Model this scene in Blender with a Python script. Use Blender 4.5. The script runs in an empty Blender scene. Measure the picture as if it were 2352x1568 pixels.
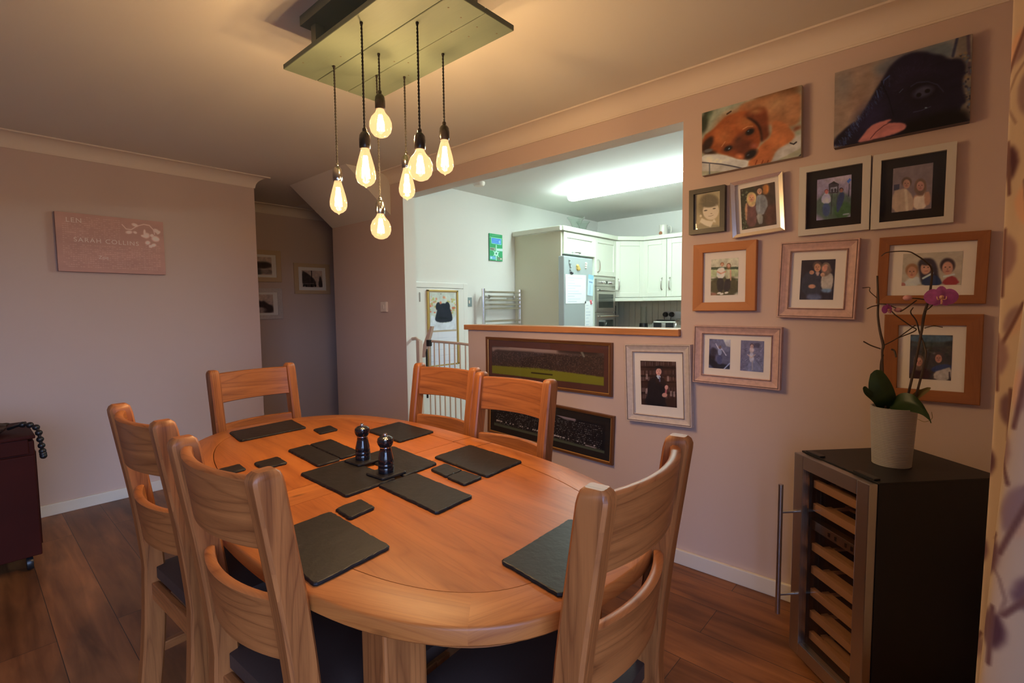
import bpy, bmesh, math, random
import numpy as np
from mathutils import Vector, Matrix
PI = math.pi
random.seed(7)
rng = np.random.default_rng(11)
S = bpy.context.scene
COL = S.collection

# ------------------------------------------------------------------ camera
def lin(c):
    return tuple(((v/255)/12.92 if v/255 <= .04045 else ((v/255+.055)/1.055)**2.4) for v in c)
YAW, PITCH, ROLL, FPX = 0.843101, -0.0680148, -0.0103839, 1133.1455
F_ = Vector((math.sin(YAW)*math.cos(PITCH), math.cos(YAW)*math.cos(PITCH), math.sin(PITCH)))
r0 = Vector((math.cos(YAW), -math.sin(YAW), 0)); u0 = r0.cross(F_)
R_ = math.cos(ROLL)*r0 + math.sin(ROLL)*u0
U_ = -math.sin(ROLL)*r0 + math.cos(ROLL)*u0
cam = bpy.data.cameras.new('camera'); camo = bpy.data.objects.new('camera', cam); COL.objects.link(camo)
cam.lens = 36*FPX/2352; cam.sensor_width = 36; cam.clip_start = .02; cam.clip_end = 60
camo.matrix_world = Matrix(((R_.x, U_.x, -F_.x, 0), (R_.y, U_.y, -F_.y, 0), (R_.z, U_.z, -F_.z, 1.3), (0, 0, 0, 1)))
S.camera = camo
S.view_settings.view_transform = 'Standard'; S.view_settings.look = 'None'
S.view_settings.gamma = 1; S.view_settings.use_curve_mapping = False
S.view_settings.exposure = 0.34

# ------------------------------------------------------------------ world (overcast evening sky)
W = bpy.data.worlds.new('world'); S.world = W; W.use_nodes = True
n = W.node_tree.nodes; l = W.node_tree.links; n.clear()
out = n.new('ShaderNodeOutputWorld'); bg = n.new('ShaderNodeBackground')
tc = n.new('ShaderNodeTexCoord'); sx = n.new('ShaderNodeSeparateXYZ'); cr = n.new('ShaderNodeValToRGB')
l.new(tc.outputs['Generated'], sx.inputs[0]); l.new(sx.outputs['Z'], cr.inputs[0])
cr.color_ramp.elements[0].position = 0.0; cr.color_ramp.elements[0].color = (.05, .055, .06, 1)
e = cr.color_ramp.elements.new(.03); e.color = (.42, .60, 1, 1)
cr.color_ramp.elements[-1].position = .6; cr.color_ramp.elements[-1].color = (.30, .48, 1, 1)
l.new(cr.outputs[0], bg.inputs[0]); bg.inputs[1].default_value = 7.6
l.new(bg.outputs[0], out.inputs[0])
XW, YB, ZC = 2.37, 4.285, 2.38        # photo wall, back wall, ceiling
YF, XL = -.30, -2.7                  # window wall, left wall
WX0, WX1, WZ1 = -1.75, .42, 2.05      # window opening
def area(name, loc, rot, sx_, sy_, power, col, portal=False):
    L = bpy.data.lights.new(name, 'AREA'); L.shape = 'RECTANGLE'; L.size = sx_; L.size_y = sy_
    L.energy = power; L.color = col; L.cycles.is_portal = portal
    o = bpy.data.objects.new(name, L); COL.objects.link(o); o.location = loc; o.rotation_euler = rot; return o
area('window_portal', ((WX0+WX1)/2, YF-.06, WZ1/2+.02), (PI/2, 0, 0), WX1-WX0, WZ1-.06, 1, (1, 1, 1), True)
BULB_W = 10.8; BULB_C = (1.0, .72, .44)
TUBE_E = 44.0; TUBE_C = (.80, 1.0, .93)

# ------------------------------------------------------------------ materials
def M(name, col, rough=.5, metal=0, spec=.5, bump=0, bscale=200, coat=0, var=0, vscale=8, sheen=0):
    m = bpy.data.materials.new(name); m.use_nodes = True
    nt = m.node_tree; b = nt.nodes['Principled BSDF']
    b.inputs['Base Color'].default_value = (*col, 1); b.inputs['Roughness'].default_value = rough
    b.inputs['Metallic'].default_value = metal; b.inputs['Specular IOR Level'].default_value = spec
    b.inputs['Coat Weight'].default_value = coat
    tc = nt.nodes.new('ShaderNodeTexCoord')
    if bump:
        no = nt.nodes.new('ShaderNodeTexNoise'); no.inputs['Scale'].default_value = bscale; no.inputs['Detail'].default_value = 4
        bu = nt.nodes.new('ShaderNodeBump'); bu.inputs['Strength'].default_value = bump; bu.inputs['Distance'].default_value = .002
        nt.links.new(tc.outputs['Object'], no.inputs['Vector']); nt.links.new(no.outputs['Fac'], bu.inputs['Height'])
        nt.links.new(bu.outputs[0], b.inputs['Normal'])
    if var:
        no = nt.nodes.new('ShaderNodeTexNoise'); no.inputs['Scale'].default_value = vscale; no.inputs['Detail'].default_value = 6
        mr = nt.nodes.new('ShaderNodeMapRange'); mr.inputs['To Min'].default_value = 1-var; mr.inputs['To Max'].default_value = 1+var
        mr.inputs['From Min'].default_value = .3; mr.inputs['From Max'].default_value = .7
        vm = nt.nodes.new('ShaderNodeVectorMath'); vm.operation = 'SCALE'; vm.inputs[0].default_value = col
        nt.links.new(tc.outputs['Object'], no.inputs['Vector']); nt.links.new(no.outputs['Fac'], mr.inputs['Value'])
        nt.links.new(mr.outputs[0], vm.inputs['Scale']); nt.links.new(vm.outputs[0], b.inputs['Base Color'])
    return m

def wood(name, light, dark, rough=.38, coat=.0, us=2.2, vs=26, rings=.5, bump=.15, knots=True, spec=.5):
    """oak: uv.x runs along the grain (metres), uv.y across"""
    m = bpy.data.materials.new(name); m.use_nodes = True
    nt = m.node_tree; N = nt.nodes; Lk = nt.links; b = N['Principled BSDF']
    b.inputs['Roughness'].default_value = rough; b.inputs['Coat Weight'].default_value = coat; b.inputs['Coat Roughness'].default_value = .2
    b.inputs['Specular IOR Level'].default_value = spec
    uv = N.new('ShaderNodeUVMap'); uv.uv_map = 'grain'
    mp = N.new('ShaderNodeMapping'); mp.inputs['Scale'].default_value = (us, vs, 1); Lk.new(uv.outputs[0], mp.inputs[0])
    wn = N.new('ShaderNodeTexNoise'); wn.inputs['Scale'].default_value = 1.0; wn.inputs['Detail'].default_value = 5; wn.inputs['Distortion'].default_value = .4
    Lk.new(mp.outputs[0], wn.inputs['Vector'])
    # cathedral rings
    mp2 = N.new('ShaderNodeMapping'); mp2.inputs['Scale'].default_value = (.7, 8, 1); Lk.new(uv.outputs[0], mp2.inputs[0])
    n2 = N.new('ShaderNodeTexNoise'); n2.inputs['Scale'].default_value = 1.0; n2.inputs['Detail'].default_value = 1.5; Lk.new(mp2.outputs[0], n2.inputs['Vector'])
    mu = N.new('ShaderNodeMath'); mu.operation = 'MULTIPLY'; mu.inputs[1].default_value = 38; Lk.new(n2.outputs['Fac'], mu.inputs[0])
    fr = N.new('ShaderNodeMath'); fr.operation = 'PINGPONG'; fr.inputs[1].default_value = 1; Lk.new(mu.outputs[0], fr.inputs[0])
    pw = N.new('ShaderNodeMath'); pw.operation = 'POWER'; pw.inputs[1].default_value = 5; Lk.new(fr.outputs[0], pw.inputs[0])
    # fine pores
    mp3 = N.new('ShaderNodeMapping'); mp3.inputs['Scale'].default_value = (14, 420, 1); Lk.new(uv.outputs[0], mp3.inputs[0])
    n3 = N.new('ShaderNodeTexNoise'); n3.inputs['Scale'].default_value = 1.0; n3.inputs['Detail'].default_value = 2; Lk.new(mp3.outputs[0], n3.inputs['Vector'])
    a1 = N.new('ShaderNodeMath'); a1.operation = 'MULTIPLY_ADD'; a1.inputs[1].default_value = rings*.55; Lk.new(pw.outputs[0], a1.inputs[0]); Lk.new(wn.outputs['Fac'], a1.inputs[2])
    a2 = N.new('ShaderNodeMath'); a2.operation = 'MULTIPLY_ADD'; a2.inputs[1].default_value = .35; Lk.new(n3.outputs['Fac'], a2.inputs[0]); Lk.new(a1.outputs[0], a2.inputs[2])
    mr = N.new('ShaderNodeMapRange'); mr.inputs['From Min'].default_value = .55; mr.inputs['From Max'].default_value = 1.05; Lk.new(a2.outputs[0], mr.inputs['Value'])
    mx = N.new('ShaderNodeMix'); mx.data_type = 'RGBA'; mx.inputs['A'].default_value = (*light, 1); mx.inputs['B'].default_value = (*dark, 1)
    Lk.new(mr.outputs[0], mx.inputs['Factor'])
    last = mx.outputs['Result']
    if knots:
        vo = N.new('ShaderNodeTexVoronoi'); vo.inputs['Scale'].default_value = 1.0
        mp4 = N.new('ShaderNodeMapping'); mp4.inputs['Scale'].default_value = (2.3, 6.5, 1); Lk.new(uv.outputs[0], mp4.inputs[0])
        Lk.new(mp4.outputs[0], vo.inputs['Vector'])
        mk = N.new('ShaderNodeMapRange'); mk.inputs['From Min'].default_value = .02; mk.inputs['From Max'].default_value = .07; mk.inputs['To Min'].default_value = .65; mk.inputs['To Max'].default_value = 0
        Lk.new(vo.outputs['Distance'], mk.inputs['Value'])
        m2 = N.new('ShaderNodeMix'); m2.data_type = 'RGBA'; m2.inputs['B'].default_value = (*[v*.35 for v in dark], 1)
        Lk.new(mk.outputs[0], m2.inputs['Factor']); Lk.new(last, m2.inputs['A']); last = m2.outputs['Result']
    Lk.new(last, b.inputs['Base Color'])
    bu = N.new('ShaderNodeBump'); bu.inputs['Strength'].default_value = bump; bu.inputs['Distance'].default_value = .001; bu.invert = True
    Lk.new(a2.outputs[0], bu.inputs['Height']); Lk.new(bu.outputs[0], b.inputs['Normal'])
    return m

def attr_mat(name, rough=.6, gain=(1, 1, 1), spec=.3, bump=0):
    m = bpy.data.materials.new(name); m.use_nodes = True
    nt = m.node_tree; b = nt.nodes['Principled BSDF']; at = nt.nodes.new('ShaderNodeAttribute'); at.attribute_name = 'print'
    nt.links.new(at.outputs['Color'], b.inputs['Base Color']); b.inputs['Roughness'].default_value = rough
    b.inputs['Specular IOR Level'].default_value = spec
    return m

def glassy(name, tint=(1, 1, 1), refl=1.0, rough=.02, ior=1.45, emit=None, es=0, glow=.12):
    """thin clear pane: fresnel reflection over see-through"""
    m = bpy.data.materials.new(name); m.use_nodes = True
    nt = m.node_tree; N = nt.nodes; Lk = nt.links; N.clear()
    o = N.new('ShaderNodeOutputMaterial'); t = N.new('ShaderNodeBsdfTransparent'); g = N.new('ShaderNodeBsdfGlossy')
    t.inputs[0].default_value = (*tint, 1); g.inputs['Roughness'].default_value = rough
    fr = N.new('ShaderNodeLayerWeight'); fr.inputs[0].default_value = .5
    pw = N.new('ShaderNodeMath'); pw.operation = 'POWER'; pw.inputs[1].default_value = 4; Lk.new(fr.outputs['Facing'], pw.inputs[0])
    mu = N.new('ShaderNodeMath'); mu.operation = 'MULTIPLY_ADD'; mu.inputs[1].default_value = .8*refl; mu.inputs[2].default_value = .035*refl; mu.use_clamp = True; Lk.new(pw.outputs[0], mu.inputs[0])
    mx = N.new('ShaderNodeMixShader'); Lk.new(mu.outputs[0], mx.inputs[0]); Lk.new(t.outputs[0], mx.inputs[1]); Lk.new(g.outputs[0], mx.inputs[2])
    last = mx
    if emit:
        em = N.new('ShaderNodeEmission'); em.inputs[0].default_value = (*emit, 1); em.inputs[1].default_value = es
        ad = N.new('ShaderNodeMixShader'); ad.inputs[0].default_value = glow
        Lk.new(mx.outputs[0], ad.inputs[1]); Lk.new(em.outputs[0], ad.inputs[2]); last = ad
    Lk.new(last.outputs[0], o.inputs[0]); return m

def emis(name, col, st):
    m = bpy.data.materials.new(name); m.use_nodes = True
    nt = m.node_tree; nt.nodes.clear(); o = nt.nodes.new('ShaderNodeOutputMaterial'); e = nt.nodes.new('ShaderNodeEmission')
    e.inputs[0].default_value = (*col, 1); e.inputs[1].default_value = st; nt.links.new(e.outputs[0], o.inputs[0]); return m

def floor_mat():
    m = bpy.data.materials.new('oak_boards'); m.use_nodes = True
    nt = m.node_tree; N = nt.nodes; Lk = nt.links; b = N['Principled BSDF']
    tc = N.new('ShaderNodeTexCoord'); mp = N.new('ShaderNodeMapping'); mp.inputs['Rotation'].default_value = (0, 0, PI/2)
    Lk.new(tc.outputs['Object'], mp.inputs[0])
    br = N.new('ShaderNodeTexBrick'); br.inputs['Scale'].default_value = 1; br.inputs['Brick Width'].default_value = 1.9; br.inputs['Row Height'].default_value = .19
    br.inputs['Mortar Size'].default_value = .0012; br.inputs['Color1'].default_value = (0, 0, 0, 1); br.inputs['Color2'].default_value = (1, 1, 1, 1); br.inputs['Mortar'].default_value = (.5, .5, .5, 1)
    br.offset = .37
    Lk.new(mp.outputs[0], br.inputs['Vector'])
    mp2 = N.new('ShaderNodeMapping'); mp2.inputs['Scale'].default_value = (2.2, 20, 1); Lk.new(mp.outputs[0], mp2.inputs[0])
    ad = N.new('ShaderNodeVectorMath'); ad.operation = 'MULTIPLY_ADD'; ad.inputs[1].default_value = (9, 9, 9); Lk.new(br.outputs['Color'], ad.inputs[0]); Lk.new(mp2.outputs[0], ad.inputs[2])
    no = N.new('ShaderNodeTexNoise'); no.inputs['Scale'].default_value = 1; no.inputs['Detail'].default_value = 7; no.inputs['Distortion'].default_value = .6; Lk.new(ad.outputs[0], no.inputs['Vector'])
    cr = N.new('ShaderNodeValToRGB'); cr.color_ramp.elements[0].position = .3; cr.color_ramp.elements[0].color = (*FLOOR_D, 1)
    cr.color_ramp.elements[1].position = .7; cr.color_ramp.elements[1].color = (*FLOOR_L, 1); Lk.new(no.outputs['Fac'], cr.inputs[0])
    # dark smoky patches
    n4 = N.new('ShaderNodeTexNoise'); n4.inputs['Scale'].default_value = 1.6; n4.inputs['Detail'].default_value = 3; Lk.new(ad.outputs[0], n4.inputs['Vector'])
    mp5 = N.new('ShaderNodeMapping'); mp5.inputs['Scale'].default_value = (1.6, 5, 1); Lk.new(mp.outputs[0], mp5.inputs[0])
    n5 = N.new('ShaderNodeTexNoise'); n5.inputs['Scale'].default_value = 1.3; n5.inputs['Detail'].default_value = 4; Lk.new(mp5.outputs[0], n5.inputs['Vector'])
    mr5 = N.new('ShaderNodeMapRange'); mr5.inputs['From Min'].default_value = .5; mr5.inputs['From Max'].default_value = .72; mr5.inputs['To Max'].default_value = .65; Lk.new(n5.outputs['Fac'], mr5.inputs['Value'])
    m5 = N.new('ShaderNodeMix'); m5.data_type = 'RGBA'; m5.inputs['B'].default_value = (*[v*.45 for v in FLOOR_D], 1); Lk.new(mr5.outputs[0], m5.inputs['Factor']); Lk.new(cr.outputs[0], m5.inputs['A'])
    # per board brightness
    mr = N.new('ShaderNodeMapRange'); mr.inputs['To Min'].default_value = .72; mr.inputs['To Max'].default_value = 1.25
    sp = N.new('ShaderNodeSeparateColor'); Lk.new(br.outputs['Color'], sp.inputs[0]); Lk.new(sp.outputs[0], mr.inputs['Value'])
    vs = N.new('ShaderNodeVectorMath'); vs.operation = 'SCALE'; Lk.new(m5.outputs['Result'], vs.inputs[0]); Lk.new(mr.outputs[0], vs.inputs['Scale'])
    mo = N.new('ShaderNodeMix'); mo.data_type = 'RGBA'; mo.inputs['B'].default_value = (.02, .012, .008, 1); Lk.new(br.outputs['Fac'], mo.inputs['Factor']); Lk.new(vs.outputs[0], mo.inputs['A'])
    Lk.new(mo.outputs['Result'], b.inputs['Base Color']); b.inputs['Roughness'].default_value = .42
    bu = N.new('ShaderNodeBump'); bu.inputs['Strength'].default_value = .12; bu.inputs['Distance'].default_value = .002; Lk.new(no.outputs['Fac'], bu.inputs['Height']); Lk.new(bu.outputs[0], b.inputs['Normal'])
    return m

FLOOR_L = (.34, .128, .040); FLOOR_D = (.15, .051, .015)
TAUPE = (.63, .495, .44)
m_wall = M('taupe_wall_paint', TAUPE, .75, bump=.05, bscale=300, spec=.2)
m_white = M('white_wall_paint', (.78, .78, .76), .75, bump=.05, bscale=300, spec=.2)
m_ceil = M('ceiling_paint', (.74, .70, .63), .85, bump=.05, bscale=250, spec=.15)
m_trim = M('cream_gloss_trim', (.80, .74, .64), .45)
m_coving = M('coving_paint', (.80, .70, .60), .7, spec=.2)
m_floor = floor_mat()
m_oak = wood('oak_chair', (.39, .128, .032), (.16, .044, .010), rough=.42, rings=.40)
m_top = wood('oak_tabletop', (.41, .124, .024), (.25, .062, .011), rough=.38, spec=.35, rings=.28, us=1.6, vs=18, knots=False, bump=.06)
m_rim = wood('oak_table_rim', (.45, .145, .030), (.26, .068, .013), rough=.40, spec=.35, rings=.3, us=1.6, vs=22, bump=.06)
m_oakframe = wood('oak_frame', (.34, .125, .035), (.22, .075, .02), rough=.5, rings=.15, knots=False)
m_pineframe = wood('beech_frame', (.50, .185, .055), (.42, .145, .04), rough=.5, rings=.1, knots=False)
m_goldframe = wood('walnut_gold_frame', (.17, .065, .02), (.08, .03, .012), rough=.35, rings=.2, knots=False)
m_gold = M('gilt', (.60, .33, .10), .4, metal=.6)
m_pink = M('dusty_pink_paint', (.60, .40, .36), .6, var=.12, vscale=60)
m_pinkd = M('worn_pink_edge', (.20, .12, .10), .7)
m_greyw = M('grey_white_paint', (.62, .55, .52), .6, var=.08, vscale=60)
m_cream = M('cream_frame_paint', (.62, .45, .28), .6)
m_black = M('black_frame', (.035, .028, .024), .4)
m_silver = M('silver_frame', (.80, .72, .66), .22, metal=.9)
m_offw = M('pale_silver_frame', (.62, .60, .55), .4)
m_mount = M('white_mount_board', (.88, .84, .80), .85, spec=.2)
m_bmount = M('black_mount_board', (.022, .018, .018), .8, spec=.2)
m_bmount2 = M('maroon_mount_board', (.10, .038, .030), .75, spec=.3)
m_print = attr_mat('printed_photo', .45)
m_cprint = attr_mat('printed_canvas', .7)
m_glass = glassy('picture_glass', refl=.55)
m_slate = M('slate', (.015, .012, .011), .46, spec=.22, bump=.45, bscale=60, var=.25, vscale=20)
m_leather = M('dark_leather', (.052, .030, .022), .55, spec=.3, bump=.15, bscale=150)
m_blk = M('black_gloss', (.008, .008, .010), .16, coat=.5)
m_blkpl = M('black_plastic', (.012, .012, .013), .35)
m_chrome = M('chrome', (.80, .80, .80), .12, metal=1)
m_steel = M('brushed_steel', (.52, .50, .48), .30, metal=1)
m_bakel = M('dark_bakelite', (.020, .014, .012), .25)
m_cord = M('twisted_flex', (.018, .013, .010), .7)
m_board = wood('green_washed_board', (.135, .165, .115), (.108, .135, .095), rough=.6, rings=.15, knots=True, us=1.2, vs=9)
m_boarddk = M('green_board_paint', (.20, .21, .15), .6)
m_bulbglass = glassy('amber_bulb_glass', tint=(1, .86, .62), refl=.8, ior=1.5, emit=(1, .58, .28), es=3.2, glow=.19)  # emission put into the shell imitates the glare around the filament
m_fil = emis('filament', (1, .76, .45), 60)
m_kit = M('ivory_cabinet', (.74, .78, .68), .45)
m_kitp = M('sage_cream_panel', (.66, .66, .52), .5)
m_fridge = M('silver_fridge', (.48, .55, .58), .38, metal=.45)
m_dglass = M('dark_oven_glass', (.03, .035, .032), .08, coat=.3)
m_paper = attr_mat('printed_paper', .8)
m_tube = emis('fluorescent_diffuser', TUBE_C, TUBE_E)
m_cab = M('mahogany_cabinet', (.040, .006, .003), .55, spec=.1, var=.15, vscale=5)
m_cabin = M('cooler_black', (.012, .011, .012), .45, spec=.4)
m_coolin = M('cooler_interior', (.03, .022, .018), .5)
m_shelf = wood('beech_shelf', (.62, .36, .20), (.48, .26, .13), rough=.5, rings=.1, knots=False)
m_pot = M('grey_pot', (.34, .32, .30), .55)
m_soil = M('bark_compost', (.03, .018, .012), .9, bump=.6, bscale=80)
m_leaf = M('orchid_leaf', (.045, .085, .025), .38, var=.15, vscale=30)
m_leafy = M('yellowing_leaf', (.26, .20, .05), .5)
m_stem = M('orchid_stem', (.050, .030, .018), .5)
m_petal = M('magenta_petal', (.60, .17, .52), .5, var=.2, vscale=60)
m_petal2 = M('pale_petal', (.60, .30, .30), .5)
m_plate = M('white_plastic', (.78, .70, .62), .4)
m_vase = glassy('vase_glass', tint=(.93, .97, .95), refl=1.6, rough=.03)
m_pane = glassy('window_glass', refl=.8)
m_doorglass = glassy('cooler_door_glass', tint=(.88, .84, .80), refl=1.0)
m_gate = M('cream_gate_metal', (.62, .50, .42), .4)
m_brass = M('brass_edge', (.55, .38, .12), .4, metal=.5)
# ------------------------------------------------------------------ geometry helpers
def bmn(): return bmesh.new()
def bx(bm, x0, y0, z0, x1, y1, z1, bev=0, seg=2):
    t = bmesh.new()
    bmesh.ops.create_cube(t, size=1)
    bmesh.ops.scale(t, vec=(x1-x0, y1-y0, z1-z0), verts=t.verts)
    bmesh.ops.translate(t, vec=((x0+x1)/2, (y0+y1)/2, (z0+z1)/2), verts=t.verts)
    if bev: bmesh.ops.bevel(t, geom=list(t.edges), offset=bev, segments=seg, affect='EDGES', profile=.6)
    add(bm, t); return bm
def add(bm, t, mat=None):
    me = bpy.data.meshes.new('tmp')
    if mat is not None: t.transform(mat)
    t.to_mesh(me); t.free(); bm.from_mesh(me); bpy.data.meshes.remove(me)
def box(x0, y0, z0, x1, y1, z1, bev=0, seg=2):
    b = bmn(); bx(b, x0, y0, z0, x1, y1, z1, bev, seg); return b
def lathe(bm, prof, c=(0, 0, 0), seg=32, axis='z', cap=True):
    rings = []
    for r, z in prof:
        ring = []
        for i in range(seg):
            a = 2*PI*i/seg; x, y = r*math.cos(a), r*math.sin(a)
            p = (x, y, z) if axis == 'z' else ((z, x, y) if axis == 'x' else (x, z, y))
            ring.append(bm.verts.new((p[0]+c[0], p[1]+c[1], p[2]+c[2])))
        rings.append(ring)
    for a, b in zip(rings, rings[1:]):
        for i in range(seg):
            j = (i+1) % seg
            try: bm.faces.new((a[i], a[j], b[j], b[i]))
            except ValueError: pass
    if cap:
        try: bm.faces.new(rings[0][::-1]); bm.faces.new(rings[-1])
        except ValueError: pass
    return bm
def catmull(P, n=6):
    P = [Vector(p) for p in P]
    if len(P) < 3: return P
    Q = [2*P[0]-P[1]]+P+[2*P[-1]-P[-2]]; R = []
    for i in range(1, len(Q)-2):
        for k in range(n):
            t = k/n; a, b, c, d = Q[i-1], Q[i], Q[i+1], Q[i+2]
            R.append(.5*((2*b)+(c-a)*t+(2*a-5*b+4*c-d)*t*t+(-a+3*b-3*c+d)*t**3))
    R.append(P[-1]); return R
def tube(bm, P, r, seg=8, smooth=0, cap=True):
    if smooth: 
        k = len(P); P2 = catmull(P, smooth)
        if isinstance(r, (list, tuple)): r = [r[min(k-1, int(i/smooth))]*(1-(i/smooth) % 1)+r[min(k-1, int(i/smooth)+1)]*((i/smooth) % 1) for i in range(len(P2))]
        P = P2
    P = [Vector(p) for p in P]; rings = []; up = None
    for i, p in enumerate(P):
        t = (P[min(i+1, len(P)-1)]-P[max(i-1, 0)]).normalized()
        if up is None:
            up = Vector((0, 0, 1)) if abs(t.z) < .9 else Vector((1, 0, 0))
        s = t.cross(up).normalized(); up = s.cross(t).normalized()
        rr = r[i] if isinstance(r, (list, tuple)) else r
        rings.append([bm.verts.new(p+rr*(math.cos(2*PI*k/seg)*s+math.sin(2*PI*k/seg)*up)) for k in range(seg)])
    for a, b in zip(rings, rings[1:]):
        for i in range(seg):
            j = (i+1) % seg; bm.faces.new((a[i], a[j], b[j], b[i]))
    if cap: bm.faces.new(rings[0][::-1]); bm.faces.new(rings[-1])
    return bm
def sweep(bm, path, sections):
    """box-like sweep: path points with list of cross-section rings given as point lists"""
    rings = [[bm.verts.new(p) for p in s] for s in sections]; k = len(rings[0])
    for a, b in zip(rings, rings[1:]):
        for i in range(k):
            j = (i+1) % k; bm.faces.new((a[i], a[j], b[j], b[i]))
    bm.faces.new(rings[0][::-1]); bm.faces.new(rings[-1]); return bm
def prism(bm, pts, z0, z1, bev=0, seg=2):
    t = bmesh.new(); lo = [t.verts.new((p[0], p[1], z0)) for p in pts]; hi = [t.verts.new((p[0], p[1], z1)) for p in pts]
    f1 = t.faces.new(lo[::-1]); f2 = t.faces.new(hi); k = len(pts)
    for i in range(k): t.faces.new((lo[i], lo[(i+1) % k], hi[(i+1) % k], hi[i]))
    if bev: bmesh.ops.bevel(t, geom=[e for e in f2.edges]+[e for e in f1.edges], offset=bev, segments=seg, affect='EDGES', profile=.6)
    add(bm, t); return bm
def uvgrain(bm, axis, off=None):
    ly = bm.loops.layers.uv.get('grain') or bm.loops.layers.uv.new('grain')
    off = off if off is not None else (random.uniform(0, 9), random.uniform(0, 9))
    A = {'x': 0, 'y': 1, 'z': 2}[axis]; o = [i for i in (0, 1, 2) if i != A]
    for f in bm.faces:
        n = f.normal
        for lp in f.loops:
            c = lp.vert.co
            lp[ly].uv = (c[A]+off[0], (c[o[0]] if abs(n[o[1]]) >= abs(n[o[0]]) else c[o[1]]+.13)+off[1])
def ob(name, bm, mat, parent=None, smooth=False, grain=None, label=None, loc=None):
    bm.normal_update(); bmesh.ops.recalc_face_normals(bm, faces=bm.faces)
    if grain: uvgrain(bm, grain)
    me = bpy.data.meshes.new(name); bm.to_mesh(me); bm.free()
    for m in (mat if isinstance(mat, (list, tuple)) else [mat]): me.materials.append(m)
    o = bpy.data.objects.new(name, me); COL.objects.link(o)
    if parent: o.parent = parent
    if smooth:
        for p in me.polygons: p.use_smooth = True
        try: me.set_sharp_from_angle(angle=math.radians(38))
        except Exception: pass
    if label: o['label'] = label
    if loc: o.location = loc
    return o
def thing(name, label, cat, loc=(0, 0, 0), rz=0, group=None, tilt=0):
    o = bpy.data.objects.new(name, None); COL.objects.link(o); o.empty_display_size = .05
    o.location = loc; o.rotation_euler = (0, -tilt, rz); o['label'] = label; o['category'] = cat
    if group: o['group'] = group
    return o
def tag(o, label, cat, group=None, kind=None):
    o['label'] = label; o['category'] = cat
    if group: o['group'] = group
    if kind: o['kind'] = kind
    return o
def struct(name, bm, m, **k):
    o = ob(name, bm, m, **k); o['kind'] = 'structure'; return o
def dup(root, loc, rz, label, group=None):
    r = root.copy(); COL.objects.link(r); r.location = loc; r.rotation_euler = (0, 0, rz); r['label'] = label
    if group: r['group'] = group
    for ch in list(root.children):
        c = ch.copy(); COL.objects.link(c); c.parent = r
        for g in list(ch.children):
            d = g.copy(); COL.objects.link(d); d.parent = c
    return r

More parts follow.
